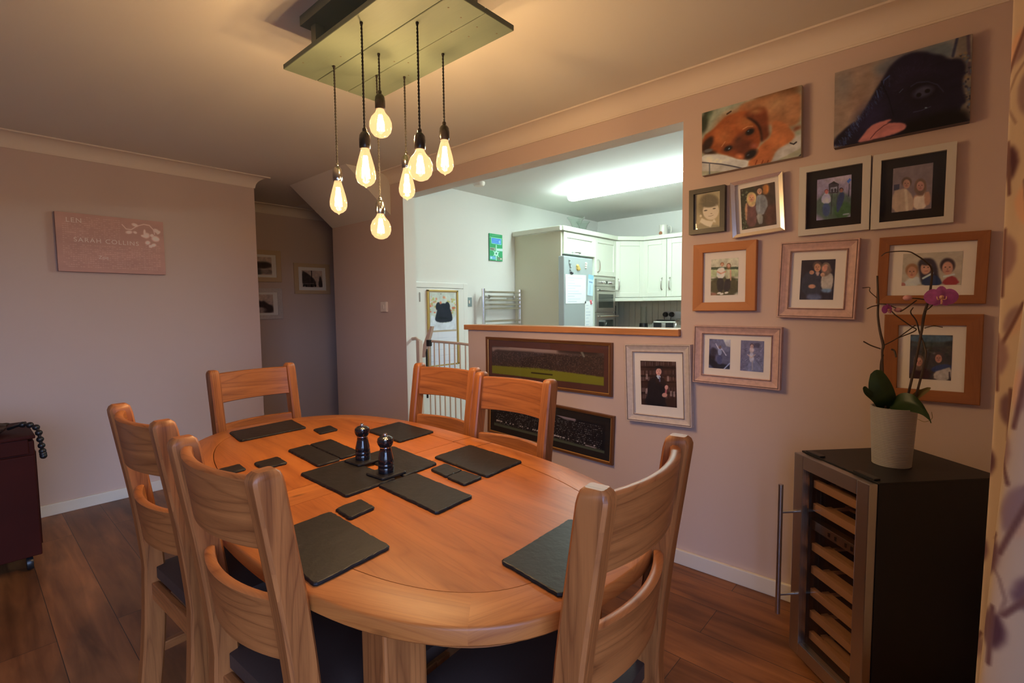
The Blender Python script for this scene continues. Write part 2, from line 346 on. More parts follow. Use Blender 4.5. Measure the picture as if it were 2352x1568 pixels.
# ------------------------------------------------------------------ painter for printed pictures
class Pic:
    """paints a colour grid; coordinates are arbitrary drawing coordinates mapped by the picture's four corners"""
    def __init__(s, quad, nx, ny, bg, K=(1, 1, 1)):
        s.nx, s.ny, s.K = nx, ny, K
        src = [(0, 1), (1, 1), (1, 0), (0, 0)]; A = []; B = []
        for (u, v), (x, y) in zip(src, quad):
            A.append([u, v, 1, 0, 0, 0, -u*x, -v*x]); B.append(x); A.append([0, 0, 0, u, v, 1, -u*y, -v*y]); B.append(y)
        h = np.linalg.solve(np.array(A, float), np.array(B, float))
        uu, vv = np.meshgrid(np.linspace(0, 1, nx), np.linspace(1, 0, ny)); w = h[6]*uu+h[7]*vv+1
        s.X = (h[0]*uu+h[1]*vv+h[2])/w; s.Y = (h[3]*uu+h[4]*vv+h[5])/w
        s.img = np.ones((ny, nx, 3))*np.array(bg, float)
    def blur(s, m, r):
        for _ in range(2):
            for ax in (0, 1):
                p = np.pad(m, [(r, r) if a == ax else (0, 0) for a in range(m.ndim)], mode='edge')
                c = np.cumsum(p, axis=ax); z = np.zeros_like(np.take(c, [0], axis=ax)); c = np.concatenate([z, c], axis=ax); k = 2*r+1
                n_ = m.shape[ax]; m = (np.take(c, range(k, k+n_), axis=ax)-np.take(c, range(0, n_), axis=ax))/k
        return m
    def mix(s, m, col, a=1):
        m = np.clip(m*a, 0, 1)[..., None]; s.img = s.img*(1-m)+np.array(col, float)*m; return s
    def poly(s, pts, col, soft=0, a=1, ch=1):
        for _ in range(ch):
            q = []
            for i in range(len(pts)):
                p0, p1 = pts[i], pts[(i+1) % len(pts)]
                q += [(.75*p0[0]+.25*p1[0], .75*p0[1]+.25*p1[1]), (.25*p0[0]+.75*p1[0], .25*p0[1]+.75*p1[1])]
            pts = q
        ins = np.zeros(s.X.shape, bool); k = len(pts)
        for i in range(k):
            x1, y1 = pts[i]; x2, y2 = pts[(i+1) % k]
            if y1 == y2: continue
            c = ((y1 > s.Y) != (y2 > s.Y)) & (s.X < (x2-x1)*(s.Y-y1)/(y2-y1)+x1); ins ^= c
        m = ins.astype(float)
        if soft: m = s.blur(m, soft)
        return s.mix(m, col, a)
    def ell(s, cx, cy, rx, ry, col, rot=0, soft=.25, a=1):
        t = math.radians(rot); dx, dy = s.X-cx, s.Y-cy
        u = (dx*math.cos(t)+dy*math.sin(t))/rx; v = (-dx*math.sin(t)+dy*math.cos(t))/ry
        return s.mix((1+soft/2-np.sqrt(u*u+v*v))/soft, col, a)
    def line(s, pts, w, col, a=1):
        m = np.zeros(s.X.shape)
        for (x1, y1), (x2, y2) in zip(pts, pts[1:]):
            L2 = (x2-x1)**2+(y2-y1)**2+1e-9; t = np.clip(((s.X-x1)*(x2-x1)+(s.Y-y1)*(y2-y1))/L2, 0, 1)
            d = np.hypot(s.X-x1-t*(x2-x1), s.Y-y1-t*(y2-y1)); m = np.maximum(m, np.clip(1.4-d/(w/2), 0, 1))
        return s.mix(m, col, a)
    def rect(s, x0, y0, x1, y1, col, a=1): return s.poly([(x0, y0), (x1, y0), (x1, y1), (x0, y1)], col, ch=0, a=a)
    def noise(s, amp, cells=8, octv=3, mask=None):
        t = np.zeros((s.ny, s.nx)); am = 1
        for o in range(octv):
            g = rng.random((cells*2**o+2, cells*2**o+2))-.5
            yi = np.linspace(0, cells*2**o, s.ny); xi = np.linspace(0, cells*2**o, s.nx)
            y0 = yi.astype(int); x0 = xi.astype(int); fy = (yi-y0)[:, None]; fx = (xi-x0)[None]
            t += am*((g[y0][:, x0]*(1-fx)+g[y0][:, x0+1]*fx)*(1-fy)+(g[y0+1][:, x0]*(1-fx)+g[y0+1][:, x0+1]*fx)*fy); am *= .6
        s.img = np.clip(s.img*(1+amp*t[..., None]*2), 0, 255); return s
    def face(s, cx, cy, r, skin, hair, long=False, shirt=None):
        """a small head: hair, face, eyes, mouth"""
        if long: s.ell(cx, cy+r*.5, r*1.25, r*1.7, hair, soft=.3)
        s.ell(cx, cy-r*.25, r*1.12, r*1.1, hair, soft=.3)
        s.ell(cx, cy+r*.18, r*.8, r, skin, soft=.25)
        d = [v*.45 for v in skin]
        for k in (-.32, .32): s.ell(cx+k*r, cy+.02*r, r*.13, r*.09, d, soft=.6)
        s.ell(cx, cy+.32*r, r*.1, r*.14, [v*.8 for v in skin], soft=.8); s.ell(cx, cy+.62*r, r*.3, r*.09, (150, 70, 60), soft=.6, a=.8)
        return s
    def mesh(s, name, w, h, mat, parent, y=0, label=None):
        c = np.clip(s.img, 0, 255)/255; c = np.where(c <= .04045, c/12.92, ((c+.055)/1.055)**2.4)*np.array(s.K)
        c = np.clip(c, 0, .9)
        nx, ny = s.nx, s.ny
        xs, zs = np.meshgrid(np.linspace(-w/2, w/2, nx), np.linspace(-h/2, h/2, ny))
        me = bpy.data.meshes.new(name)
        co = np.stack([xs, np.full_like(xs, y), zs], -1).reshape(-1, 3)
        i = np.arange((ny-1)*(nx-1)); r, q = i//(nx-1), i % (nx-1); a = r*nx+q
        F = np.stack([a, a+1, a+1+nx, a+nx], -1)
        me.from_pydata(co.tolist(), [], F.tolist())
        at = me.color_attributes.new('print', 'FLOAT_COLOR', 'POINT')
        buf = np.ones((ny*nx, 4)); buf[:, :3] = c[::-1].reshape(-1, 3); at.data.foreach_set('color', buf.reshape(-1).astype(np.float32))
        me.materials.append(mat); o = bpy.data.objects.new(name, me); COL.objects.link(o); o.parent = parent
        if label: o['label'] = label
        return o
# note: image row 0 is drawn at v=1 (top); rows are flipped for the mesh above
KR = (1.3, 2.05, 3.0)      # print colours as inks rather than as lit by the warm lamps
# ------------------------------------------------------------------ room shell
def wallx(name, x0, x1, spans, mat_room, mat_other, room_side=-1):
    """wall slab between x0 and x1 made of (y0,y1,z0,z1) spans; faces on the room side take the room paint"""
    bm = bmn()
    for y0, y1, z0, z1 in spans: bx(bm, x0, y0, z0, x1, y1, z1)
    bm.normal_update()
    for f in bm.faces: f.material_index = 0 if f.normal.x*room_side > .5 else 1
    return struct(name, bm, [mat_room, mat_other])
JY0, JY1, HY, WEND = .995, 3.239, 2.520, 4.335
struct('floor', box(XL, YF-.4, -.05, 5.6, 5.4, 0), m_floor)
struct('ceiling', box(XL-.1, YF-.1, ZC, XW+.056, 5.4, ZC+.08), m_ceil)
struct('ceiling_kitchen', box(XW+.056, -.8, ZC, 5.6, 5.4, ZC+.08), m_white)
wallx('wall_right', XW, XW+.112, [(YF, JY0, 0, ZC), (JY0, HY, 0, 1.150), (JY0, JY1, 2.183, ZC), (JY1, WEND, 0, ZC)], m_wall, m_white)
struct('wall_back', box(XL, YB, 0, 1.669, YB+.10, ZC), m_wall)
struct('wall_left', box(XL-.1, YF-.1, 0, XL, YB+.1, ZC), m_wall)
# window wall, wide glazed opening behind the camera
bm = bmn(); bx(bm, XL, YF-.12, 0, WX0, YF, ZC); bx(bm, WX1, YF-.12, 0, XW+.112, YF, ZC); bx(bm, WX0, YF-.12, WZ1, WX1, YF, ZC)
struct('wall_front', bm, m_wall)
w = struct('window_1', box(WX0, YF-.075, .05, WX1, YF-.07, WZ1-.05), m_pane)
bm = bmn()
for x in (WX0, (WX0+WX1)/2-.03, WX1-.06): bx(bm, x, YF-.10, 0, x+.06, YF-.04, WZ1)
bx(bm, WX0, YF-.10, 0, WX1, YF-.04, .06); bx(bm, WX0, YF-.10, WZ1-.06, WX1, YF-.04, WZ1)
ob('window_frame', bm, m_trim, w)
# hall behind
struct('wall_hall', box(.4, 5.3, 0, 4.0, 5.4, ZC), m_wall)
struct('wall_hall_left', box(.3, YB+.1, 0, .4, 5.4, ZC), m_wall)
struct('wall_hall_right', box(3.9, 4.335, 0, 4.0, 5.3, ZC), m_wall)
struct('wall_hall_return', box(XW+.112, WEND-.10, 0, 3.9, WEND, ZC), m_wall)
# sloping under-stair soffit that dies into the photo wall
bm = bmn(); t = bmesh.new()
pr = [(XW, 2.055), (XW, ZC), (1.985, ZC)]
a = [bm.verts.new((x, 3.405, z)) for x, z in pr]; b = [bm.verts.new((x, WEND, z)) for x, z in pr]
bm.faces.new(a); bm.faces.new(b[::-1])
for i in range(3): bm.faces.new((a[i], a[(i+1) % 3], b[(i+1) % 3], b[i]))
t.free(); struct('ceiling_soffit', bm, m_ceil)
# kitchen shell
struct('wall_kitchen_left', box(XW+.112, 3.413, 0, 5.6, 3.49, ZC), m_white)
struct('wall_kitchen_far', box(5.495, -.7, 0, 5.6, 3.413, ZC), m_white)
struct('wall_kitchen_near', box(XW+.112, -.8, 0, 5.6, -.7, ZC), m_white)
# covings
def coving(name, p0, p1, nrm, flare=False):
    """concave coving from p0 to p1 along a wall whose inward normal is nrm"""
    p0, p1, nrm = Vector((*p0, 0)), Vector((*p1, 0)), Vector((*nrm, 0)); prof = [(0, ZC), (0, ZC-.088), (.006, ZC-.088), (.006, ZC-.080)]
    for k in range(9):
        a = PI/2*k/8; prof.append((.088-.080*math.cos(a), ZC-.080+.072*math.sin(a)-0))
    prof += [(.096, ZC-.008), (.096, ZC)]
    secs = []; d = (p1-p0).normalized()
    for e_, p in enumerate((p0, p1)):
        ring = []
        for o_, z in prof:
            sh = o_ if (flare and e_ == 1) else 0
            q = p+nrm*o_+d*sh; ring.append((q.x, q.y, z))
        secs.append(ring)
    bm = bmn(); sweep(bm, None, secs); return struct(name, bm, m_coving, smooth=True)
coving('trim_1', (XL, YB), (1.669, YB), (0, -1), flare=True)
coving('trim_2', (XW, YF), (XW, 3.405), (-1, 0))
coving('trim_3', (.4, 5.3), (3.9, 5.3), (0, -1))
coving('trim_4', (XL, YF), (XL, YB), (1, 0))
def skirt(name, x0, y0, x1, y1, h=.074):
    return struct(name, box(x0, y0, 0, x1, y1, h, .004), m_trim)
skirt('baseboard_back', XL, YB-.018, 1.669, YB)
skirt('baseboard_right', XW-.018, YF, XW, HY)
skirt('baseboard_right_far', XW-.018, JY1, XW, WEND)
skirt('baseboard_hall', .4, 5.282, 3.9, 5.3)
skirt('baseboard_left', XL, YF, XL+.018, YB)
# ledge on the half wall
m_ledge = wood('oak_ledge', (.62, .27, .10), (.42, .17, .06), rough=.3, rings=.2, knots=False)
struct('trim_5', box(XW-.022, JY0+.002, 1.152, XW+.135, HY+.022, 1.187, .004), m_ledge, grain='y')
# switch on the wall left of the opening
t = thing('light_switch', 'white square light switch on the wall left of the kitchen opening', 'light switch', (XW, 3.515, 1.32), -PI/2)
ob('switch_plate', box(-.040, -.022, -.042, .040, 0, .042, .004), m_plate, t)
ob('rocker', box(-.012, -.027, -.016, .012, -.021, .016, .002), m_plate, t)

# ------------------------------------------------------------------ lights of the kitchen
t = thing('strip_light', 'long white fluorescent strip light fixed to the kitchen ceiling', 'ceiling light', (3.88, 2.71, ZC))
bm = bmn(); bx(bm, -.045, -1.55, -.028, .045, 0, 0, .003); ob('light_base', bm, m_plate, t)
bm = bmn(); prism(bm, [(-.055, -.028), (.055, -.028), (.05, -.075), (.03, -.088), (-.03, -.088), (-.05, -.075)], 0, 1.53)
bm.transform(Matrix.Rotation(PI/2, 4, 'X')); bm.transform(Matrix.Translation((0, -.01, 0)))
ob('diffuser', bm, m_tube, t)
bm = bmn(); lathe(bm, [(.052, 0), (.052, -.018), (.040, -.034), (.016, -.038)], (3.046, 3.075, ZC), 24)
tag(ob('smoke_alarm', bm, m_plate, smooth=True), 'small round white alarm on the kitchen ceiling near the opening', 'smoke alarm')
# ------------------------------------------------------------------ kitchen
KY = 2.82
def shaker(name, x0, x1, z0, z1, parent, hx=None, hz=None, horiz=False, inner=True, hlen=.13, mat=None):
    """door in the plane y=0 facing -y with a recessed panel"""
    bm = bmn(); mt = mat or m_kit
    r = .055
    bx(bm, x0+.002, -.020, z0+.002, x0+r, 0, z1-.002, .002, 1); bx(bm, x1-r, -.020, z0+.002, x1-.002, 0, z1-.002, .002, 1)
    bx(bm, x0+r, -.020, z0+.002, x1-r, 0, z0+r, .002, 1); bx(bm, x0+r, -.020, z1-r, x1-r, 0, z1-.002, .002, 1)
    bx(bm, x0+r, -.010, z0+r, x1-r, 0, z1-r)
    d = ob(name, bm, mt, parent)
    if hx is not None:
        bm = bmn()
        if horiz: tube(bm, [(hx-hlen/2, -.018, hz), (hx-hlen/2+.015, -.045, hz), (hx, -.052, hz), (hx+hlen/2-.015, -.045, hz), (hx+hlen/2, -.018, hz)], .006, 8, 4)
        else: tube(bm, [(hx, -.018, hz-hlen/2), (hx, -.045, hz-hlen/2+.015), (hx, -.052, hz), (hx, -.045, hz+hlen/2-.015), (hx, -.018, hz+hlen/2)], .006, 8, 4)
        ob('handle', bm, m_steel, d, smooth=True)
    return d
# tall housing for fridge and ovens
tag(ob('end_panel', box(3.885, KY, 0, 3.903, KY+.59, 2.030, .001), m_kitp), 'tall plain cream panel standing beside the fridge', 'cabinet panel')
t = thing('wall_cabinet', 'cream cabinet with a lift-up door above the fridge', 'wall cabinet', (3.885, KY, 0))
ob('carcass', box(.02, .002, 1.815, .570, .59, 2.03), m_kit, t)
shaker('door', .02, .578, 1.815, 2.028, t, .22, 1.835, True)
t2 = thing('tall_cabinet', 'tall cream cabinet built around the double oven', 'cabinet', (4.46, KY, 0))
bm = bmn(); bx(bm, 0, .0, 0, .022, .59, 2.03); bx(bm, .41, 0, 0, .435, .59, 2.03); bx(bm, .022, 0, 1.60, .41, .59, 2.03); bx(bm, .022, 0, 0, .41, .59, .72)
ob('carcass', bm, m_kit, t2)
shaker('door', 0, .435, 1.628, 2.028, t2, .045, 1.73)
# fridge
t = thing('fridge_freezer', 'tall silver fridge freezer with magnets and papers on its door', 'fridge', (3.905, KY, 0))
ob('body', box(0, .03, .02, .53, .58, 1.80, .006), m_fridge, t)
d = ob('door', box(-.070, -.070, .62, .430, -.002, 1.790, .012), m_fridge, t)
d2 = ob('door', box(-.070, -.070, .03, .430, -.002, .61, .012), m_fridge, t)
bm = bmn(); tube(bm, [(.535, -.045, 1.76), (.56, -.075, 1.74), (.565, -.08, 1.62), (.56, -.075, 1.50), (.535, -.045, 1.48)], .007, 8, 5)
# magnets and papers on the door
fy = KY-.0725
def on_fridge(px, z): return (px, fy, z)
def paper(name, label, cat, x, z, w, h, col, tilt, deco):
    t = thing(name, label, cat, (x, fy-.001, z), 0, None, tilt)
    q = Pic([(0, 0), (100, 0), (100, 100), (0, 100)], 60, 60, col)
    deco(q); q.mesh('sheet', w, h, m_paper, t, 0); ob('backing', box(-w/2, .0005, -h/2, w/2, .002, h/2), m_plate, t)
def dl(q):
    for i, y in enumerate(range(12, 95, 9)): q.line([(12, y), (random.randint(40, 90), y)], 1.6, (170, 185, 205), .7)
paper('paper_sheet', 'large white sheet of notes on the fridge door', 'paper', 4.030, 1.476, .35, .28, (236, 240, 248), .01, dl)
def db(q):
    q.rect(0, 0, 100, 22, (120, 190, 220), .6); q.line([(20, 35), (80, 35)], 6, (120, 150, 190)); q.line([(45, 50), (45, 90)], 8, (150, 175, 205))
paper('leaflet', 'pale blue leaflet hanging slantwise on the fridge door', 'paper', 4.290, 1.520, .100, .21, (195, 225, 245), -.10, db)
paper('paper_strip', 'long narrow white list low on the fridge door', 'paper', 4.262, 1.180, .150, .36, (232, 240, 246), 0, dl)
def magnet(label, x, z, cols, shape):
    bm = bmn()
    for (cx, cz, r) in shape: lathe(bm, [(r*.2, -.016), (r*.8, -.012), (r, 0)], (x+cx, 0, z+cz), 14, 'y')
    bm.transform(Matrix.Translation((0, fy, 0)))
    tag(ob('fridge_magnet', bm, M('magnet_paint', cols, .4), smooth=True), label, 'magnet')
magnet('grey blob-shaped magnet near the left of the fridge door top', 3.93, 1.715, (.35, .42, .42), [(0, 0, .014), (.012, -.03, .013), (-.01, .03, .010), (.004, -.055, .012)])
magnet('gold and black round magnet in the middle of the fridge door top', 4.065, 1.68, (.55, .40, .12), [(0, 0, .026), (-.010, .02, .020), (.018, -.008, .016)])
magnet('pale cream magnet at the right of the fridge door top', 4.200, 1.713, (.80, .72, .62), [(0, 0, .012), (.004, .022, .013), (-.002, -.022, .010)])
magnet('small black magnet just above the white note sheet', 3.945, 1.63, (.03, .03, .04), [(0, 0, .012), (.018, -.004, .011)])
magnet('red magnet holding the narrow white list', 4.29, 1.358, (.65, .16, .20), [(0, 0, .014), (.006, -.02, .012)])
# double oven
t = thing('double_oven', 'stainless built-in double oven in the tall cabinet', 'oven', (4.483, KY, 0))
ob('oven_body', box(0, 0, .73, .386, .55, 1.598), m_steel, t)
p = ob('control_panel', box(0, -.022, 1.520, .386, 0, 1.596, .002), m_steel, t)
for x in (.10, .135, .29):
    bm = bmn(); lathe(bm, [(.015, -.022), (.014, -.045), (.011, -.048)], (x, 0, 1.562), 18, 'y'); ob('knob', bm, m_chrome, p, smooth=True)
ob('display', box(.175, -.0245, 1.545, .225, -.022, 1.578), m_dglass, p)
for z0, z1, nm in ((1.245, 1.512, 'upper'), (.76, 1.235, 'lower')):
    d = ob('oven_door', box(0, -.024, z0, .386, 0, z1, .003), m_steel, t)
    ob('oven_window', box(.045, -.026, z0+.045, .341, -.023, z1-.075), m_dglass, d)
    bm = bmn(); tube(bm, [(.012, -.055, z1-.035), (.405, -.055, z1-.035)], .010, 12); tube(bm, [(.03, -.02, z1-.035), (.03, -.055, z1-.035)], .006); tube(bm, [(.356, -.02, z1-.035), (.356, -.055, z1-.035)], .006)
    ob('handle', bm, m_steel, d, smooth=True)
# diagonal corner wall unit
cx0, cy0, cx1, cy1 = 4.897, 2.82, 5.15, 2.60
ang = math.atan2(cy1-cy0, cx1-cx0); ln = math.hypot(cx1-cx0, cy1-cy0)
t = thing('wall_cabinet', 'cream corner wall cabinet with a diagonal door', 'wall cabinet', (cx0, cy0, 0), ang)
ob('carcass', box(0, .002, 1.40, ln, .16, 2.03), m_kit, t)
shaker('door', 0, ln, 1.402, 2.028, t, .035, 1.545)
t = thing('wall_cabinet', 'cream double wall cabinet on the far kitchen wall', 'wall cabinet', (5.15, 2.595, 0), -PI/2)
ob('carcass', box(0, .002, 1.40, .80, .343, 2.03), m_kit, t)
shaker('door', 0, .272, 1.402, 2.028, t, .225, 1.545); shaker('door', .274, .80, 1.402, 2.028, t, .315, 1.545)
# cornice along the tops, light pelmet below
bm = bmn()
def strip(pts, z0, z1, d):
    n = len(pts)
    for (x0, y0), (x1, y1) in zip(pts, pts[1:]):
        L = math.hypot(x1-x0, y1-y0); t_ = bmesh.new(); bx(t_, -.004, -.03, z0, L+.004, d, z1, .004, 1)
        add(bm, t_, Matrix.Translation((x0, y0, 0)) @ Matrix.Rotation(math.atan2(y1-y0, x1-x0), 4, 'Z'))
strip([(3.87, 3.40), (3.87, 2.80)], 2.031, 2.075, .02); strip([(3.87, 2.805), (4.897, 2.805), (5.14, 2.59), (5.14, 1.80)], 2.031, 2.075, .04)
tag(ob('cabinet_cornice', bm, m_kit), 'cream cornice strip running along the cabinet tops', 'cornice')
bm = bmn(); strip([(4.90, 2.83), (5.155, 2.605), (5.155, 1.80)], 1.360, 1.399, .02)
tag(ob('cabinet_pelmet', bm, m_kit), 'cream light pelmet strip under the wall cabinets', 'pelmet')
# tongue and groove splashback
bm = bmn(); x = 3.40
for i in range(30):
    y0 = 3.40-.075*(i+1); bx(bm, 5.478, y0+.0015, .92, 5.494, y0+.0735, 1.40, .003, 1)
for i in range(8):
    x0 = 4.90+.075*i; bx(bm, x0, 3.396, .92, x0+.073, 3.412, 1.40, .003, 1)
struct('trim_6', bm, M('pale_panelling', (.50, .52, .46), .5))
t = thing('base_cabinet', 'cream base cabinets under the far kitchen worktop', 'cabinet', (4.90, .5, 0))
ob('carcass', box(0, 0, .1, .57, 2.88, .88), m_kit, t)
tag(ob('worktop', box(4.90, .5, .88, 5.478, 3.39, .918, .004), m_ledge, grain='y'), 'wooden worktop below the wall cabinets', 'worktop')
# toaster, plugs, grinder
t = thing('toaster', 'shiny steel and black toaster on the worktop below the plugs', 'toaster', (5.24, 2.36, .918), -PI/2); t.scale = (1, 1, 1.2)
bm = bmn(); sec = []
for x in (-.140, .140): 
    sec.append([(x*(1 if abs(y) < .07 else .98), y, z) for y, z in ((-.085, .02), (-.088, .13), (-.07, .175), (-.04, .192), (.04, .192), (.07, .175), (.088, .13), (.085, .02))])
sweep(bm, None, sec); bmesh.ops.bevel(bm, geom=list(bm.edges), offset=.012, segments=3, affect='EDGES'); ob('toaster_body', bm, m_steel, t, smooth=True)
bm = bmn()
for y in (-.035, .035): bx(bm, -.10, y-.012, .190, .10, y+.012, .194)
ob('slot', bm, m_blkpl, t)
for x in (-.07, .07): ob('control_panel', box(x-.045, -.092, .04, x+.045, -.085, .168, .002), m_blkpl, t)
for x in (-.095, -.045, .045, .095):
    bm = bmn(); lathe(bm, [(.011, -.092), (.009, -.105)], (x, 0, .10), 14, 'y'); ob('knob', bm, m_chrome, t, smooth=True)
t = thing('wall_socket', 'steel double wall socket above the toaster', 'socket', (5.478, 2.43, 1.20), -PI/2)
ob('socket_plate', box(-.075, -.008, -.043, .16, 0, .043, .003), m_steel, t)
for i, (y, tx) in enumerate(((2.478, 'left'), (2.404, 'right'))):
    t = thing('plug', tx.capitalize()[:0]+tx+' of the two black plugs in the socket above the toaster', 'plug', (5.47, y, 1.205), -PI/2)
    bm = bmn(); lathe(bm, [(.030, 0), (.030, -.02), (.022, -.036), (.008, -.038)], (0, 0, 0), 18, 'y'); ob('plug_body', bm, m_blkpl, t, smooth=True)
    bm = bmn(); tube(bm, [(0, -.02, -.02), (-.004, -.024, -.05), (.012-.02*i, -.03, -.10), (.03-.04*i, -.06, -.14), (.03-.05*i, -.10, -.16)], .0045, 8, 5); ob('cable', bm, m_blkpl, t, smooth=True)
t = thing('coffee_grinder', 'clear cylinder with black base on the worktop left of the toaster', 'kitchen gadget', (5.28, 2.66, .918))
bm = bmn(); lathe(bm, [(.05, 0), (.052, .13), (.046, .19)], seg=24); ob('gadget_base', bm, m_blkpl, t, smooth=True)
bm = bmn(); lathe(bm, [(.035, .19), (.036, .38)], seg=24); ob('clear_jar', bm, m_vase, t, smooth=True)
t = thing('coffee_machine', 'black coffee machine in the corner right of the ovens', 'coffee machine', (5.04, 2.98, .918), -PI/4)
bm = bmn(); bx(bm, -.07, -.05, 0, .07, .08, .26, .01); bx(bm, -.06, -.12, 0, .06, -.04, .03, .006); ob('machine_body', bm, m_blkpl, t)
bm = bmn(); bx(bm, -.06, -.11, .26, .06, .07, .40, .015); ob('machine_head', bm, m_blk, t)
# vases and mug on the cabinet tops
for i, (x, y, r, h, lab) in enumerate(((4.30, 2.93, .095, .145, 'taller flared clear glass vase on the cabinet top'), (4.475, 2.96, .075, .125, 'smaller flared glass vase beside the taller one'))):
    bm = bmn(); pr = [(r*.45, 0), (r*.40, .02), (r*.48, h*.4), (r*.68, h*.75), (r, h)]
    lathe(bm, pr+[(a-.004, b) for a, b in pr[::-1][:-1]]+[(r*.3, .012)], (x, y, 2.076), 28)
    tag(ob('glass_vase', bm, m_vase, smooth=True), lab, 'vase')
t = thing('tankard', 'white mug with a brown picture on top of the wall cabinet', 'mug', (5.30, 2.44, 2.076))
bm = bmn(); lathe(bm, [(.050, 0), (.046, .02), (.043, .10), (.047, .128), (.043, .128), (.040, .02)], seg=24); ob('mug_body', bm, M('white_china', (.8, .78, .72), .2), t, smooth=True)
bm = bmn(); tube(bm, [(.015, -.040, .105), (.02, -.075, .105), (.02, -.082, .06), (.02, -.068, .025), (.015, -.042, .025)], .006, 8, 5); ob('handle', bm, bpy.data.materials['white_china'], t, smooth=True)
bm = bmn(); lathe(bm, [(.0, -.003), (.020, -.001), (.021, .001)], (-.045, .012, .035), 16, 'x'); ob('badge', bm, M('badge_brown', (.40, .16, .08), .5), t)

# cupboard door with notice board, switch, sign, towel radiator on the left kitchen wall
KW = 3.413
d = struct('door_1', box(2.52, KW-.030, .01, 3.130, KW-.004, 1.478, .003), M('white_door_paint', (.80, .80, .78), .4))
bm = bmn(); bx(bm, 3.135, KW-.024, 0, 3.190, KW, 1.53, .005); bx(bm, 2.486, KW-.024, 1.482, 3.135, KW, 1.53, .005)
struct('trim_7', bm, bpy.data.materials['white_door_paint'])
bm = bmn(); bx(bm, 2.62, KW-.036, 1.36, 2.63, KW-.030, 1.44, .001); ob('hinge', bm, m_steel, d)
t = thing('notice_board', 'brass edged notice board on the low white cupboard door', 'notice board', (2.872, KW-.031, 1.13))
ob('board_panel', box(-.168, -.012, -.33, .168, 0, .325), M('cork', (.50, .42, .32), .8), t)
bm = bmn()
for x0, z0, x1, z1 in ((-.176, -.338, -.160, .333), (.160, -.338, .176, .333), (-.176, .320, .176, .333), (-.176, -.338, .176, -.325)): bx(bm, x0, -.018, z0, x1, 0, z1, .001)
ob('board_edge', bm, m_brass, t)
t = thing('wall_calendar', 'hanging calendar with a picture of a black puppy, on the notice board', 'calendar', (2.868, KW-.046, 1.15))
q = Pic([(235, 320), (600, 318), (605, 745), (245, 775)], 110, 130, (205, 215, 210))
for i in range(60): q.ell(random.uniform(240, 600), random.uniform(370, 560), random.uniform(8, 22), random.uniform(8, 20), random.choice([(214, 150, 120), (190, 195, 130), (225, 200, 180), (180, 170, 110), (220, 120, 90)]), soft=.6, a=.7)
q.poly([(255, 590), (300, 600), (330, 660), (440, 680), (540, 655), (600, 570), (630, 560), (630, 800), (235, 800)], (215, 225, 240), 1)
q.poly([(310, 640), (330, 570), (350, 500), (370, 460), (440, 440), (500, 460), (530, 520), (555, 600), (550, 650), (480, 665), (400, 675), (330, 665)], (38, 44, 58), 1)
q.ell(352, 480, 28, 48, (34, 40, 54), 15); q.ell(490, 470, 30, 45, (34, 40, 54), -20); q.ell(420, 620, 60, 14, (28, 34, 44), 0, .8)
q.ell(395, 335, 4, 6, (90, 70, 50)); q.noise(.06)
q.mesh('calendar_picture', .30, .33, m_paper, t, 0).location.z = .125
q = Pic([(245, 785), (605, 765), (640, 1220), (290, 1255)], 90, 110, (222, 228, 242))
for i in range(1, 7): q.line([(250, 785+i*68), (625, 770+i*66)], 3, (185, 192, 215), .7)
for i in range(1, 7): q.line([(245+i*52, 780), (285+i*52, 1250)], 2, (200, 206, 225), .7)
q.mesh('calendar_page', .30, .36, m_paper, t, -.002).location.z = -.235
t = thing('wall_sign', 'green road-sign style plaque with a blue panel on the kitchen wall', 'sign', (3.594, KW-.012, 1.899))
ob('sign_board', box(-.093, 0, -.131, .093, .012, .131, .001), M('sign_edge', (.10, .30, .22), .5), t)
q = Pic([(205, 255), (645, 305), (660, 1268), (212, 1240)], 90, 150, (70, 172, 118))
q.line([(205, 392), (650, 440)], 14, (170, 230, 200)); q.line([(300, 330), (560, 335)], 20, (130, 200, 160), .7)
q.poly([(262, 405), (620, 440), (618, 670), (270, 625)], (140, 225, 220), ch=0); q.poly([(285, 425), (600, 455), (598, 645), (290, 605)], (85, 150, 240), ch=0)
q.line([(330, 490), (490, 500)], 22, (130, 190, 250)); q.line([(320, 560), (480, 575)], 22, (130, 190, 250)); q.ell(550, 560, 30, 60, (150, 210, 255))
q.line([(440, 680), (440, 930)], 34, (200, 250, 235)); q.line([(440, 1050), (440, 1235)], 34, (200, 250, 235)); q.ell(440, 985, 72, 90, (200, 250, 235)); q.ell(440, 985, 26, 38, (80, 140, 125))
for a_, b_ in (((350, 905), (400, 950)), ((535, 925), (480, 960)), ((355, 1055), (400, 1020)), ((520, 1095), (470, 1030))): q.line([a_, b_], 34, (190, 245, 230))
q.poly([(225, 765), (410, 775), (410, 880), (225, 870)], (165, 178, 165), ch=0); q.line([(250, 820), (340, 830)], 44, (90, 80, 75), .7)
q.poly([(460, 800), (655, 800), (655, 895), (460, 885)], (205, 245, 240), ch=0)
q.poly([(225, 1075), (415, 1090), (415, 1215), (225, 1190)], (120, 190, 230), ch=0); q.ell(270, 1150, 30, 40, (190, 235, 255))
q.poly([(480, 1110), (655, 1135), (655, 1235), (480, 1215)], (120, 150, 125), ch=0); q.ell(605, 1180, 28, 22, (235, 245, 235))
q.mesh('sign_face', .186, .262, m_paper, t, -.001)
t = thing('light_switch', 'small steel switch plate between the cupboard door and towel radiator', 'light switch', (3.220, KW, 1.360))
ob('switch_plate', box(-.037, -.008, -.043, .037, 0, .043, .002), M('grey_steel', (.28, .36, .38), .35, metal=.6), t)
ob('rocker', box(-.008, -.013, -.015, .008, -.008, .015, .002), m_plate, t)
t = thing('towel_radiator', 'chrome ladder towel radiator on the kitchen wall', 'radiator', (3.600, KW-.083, .8))
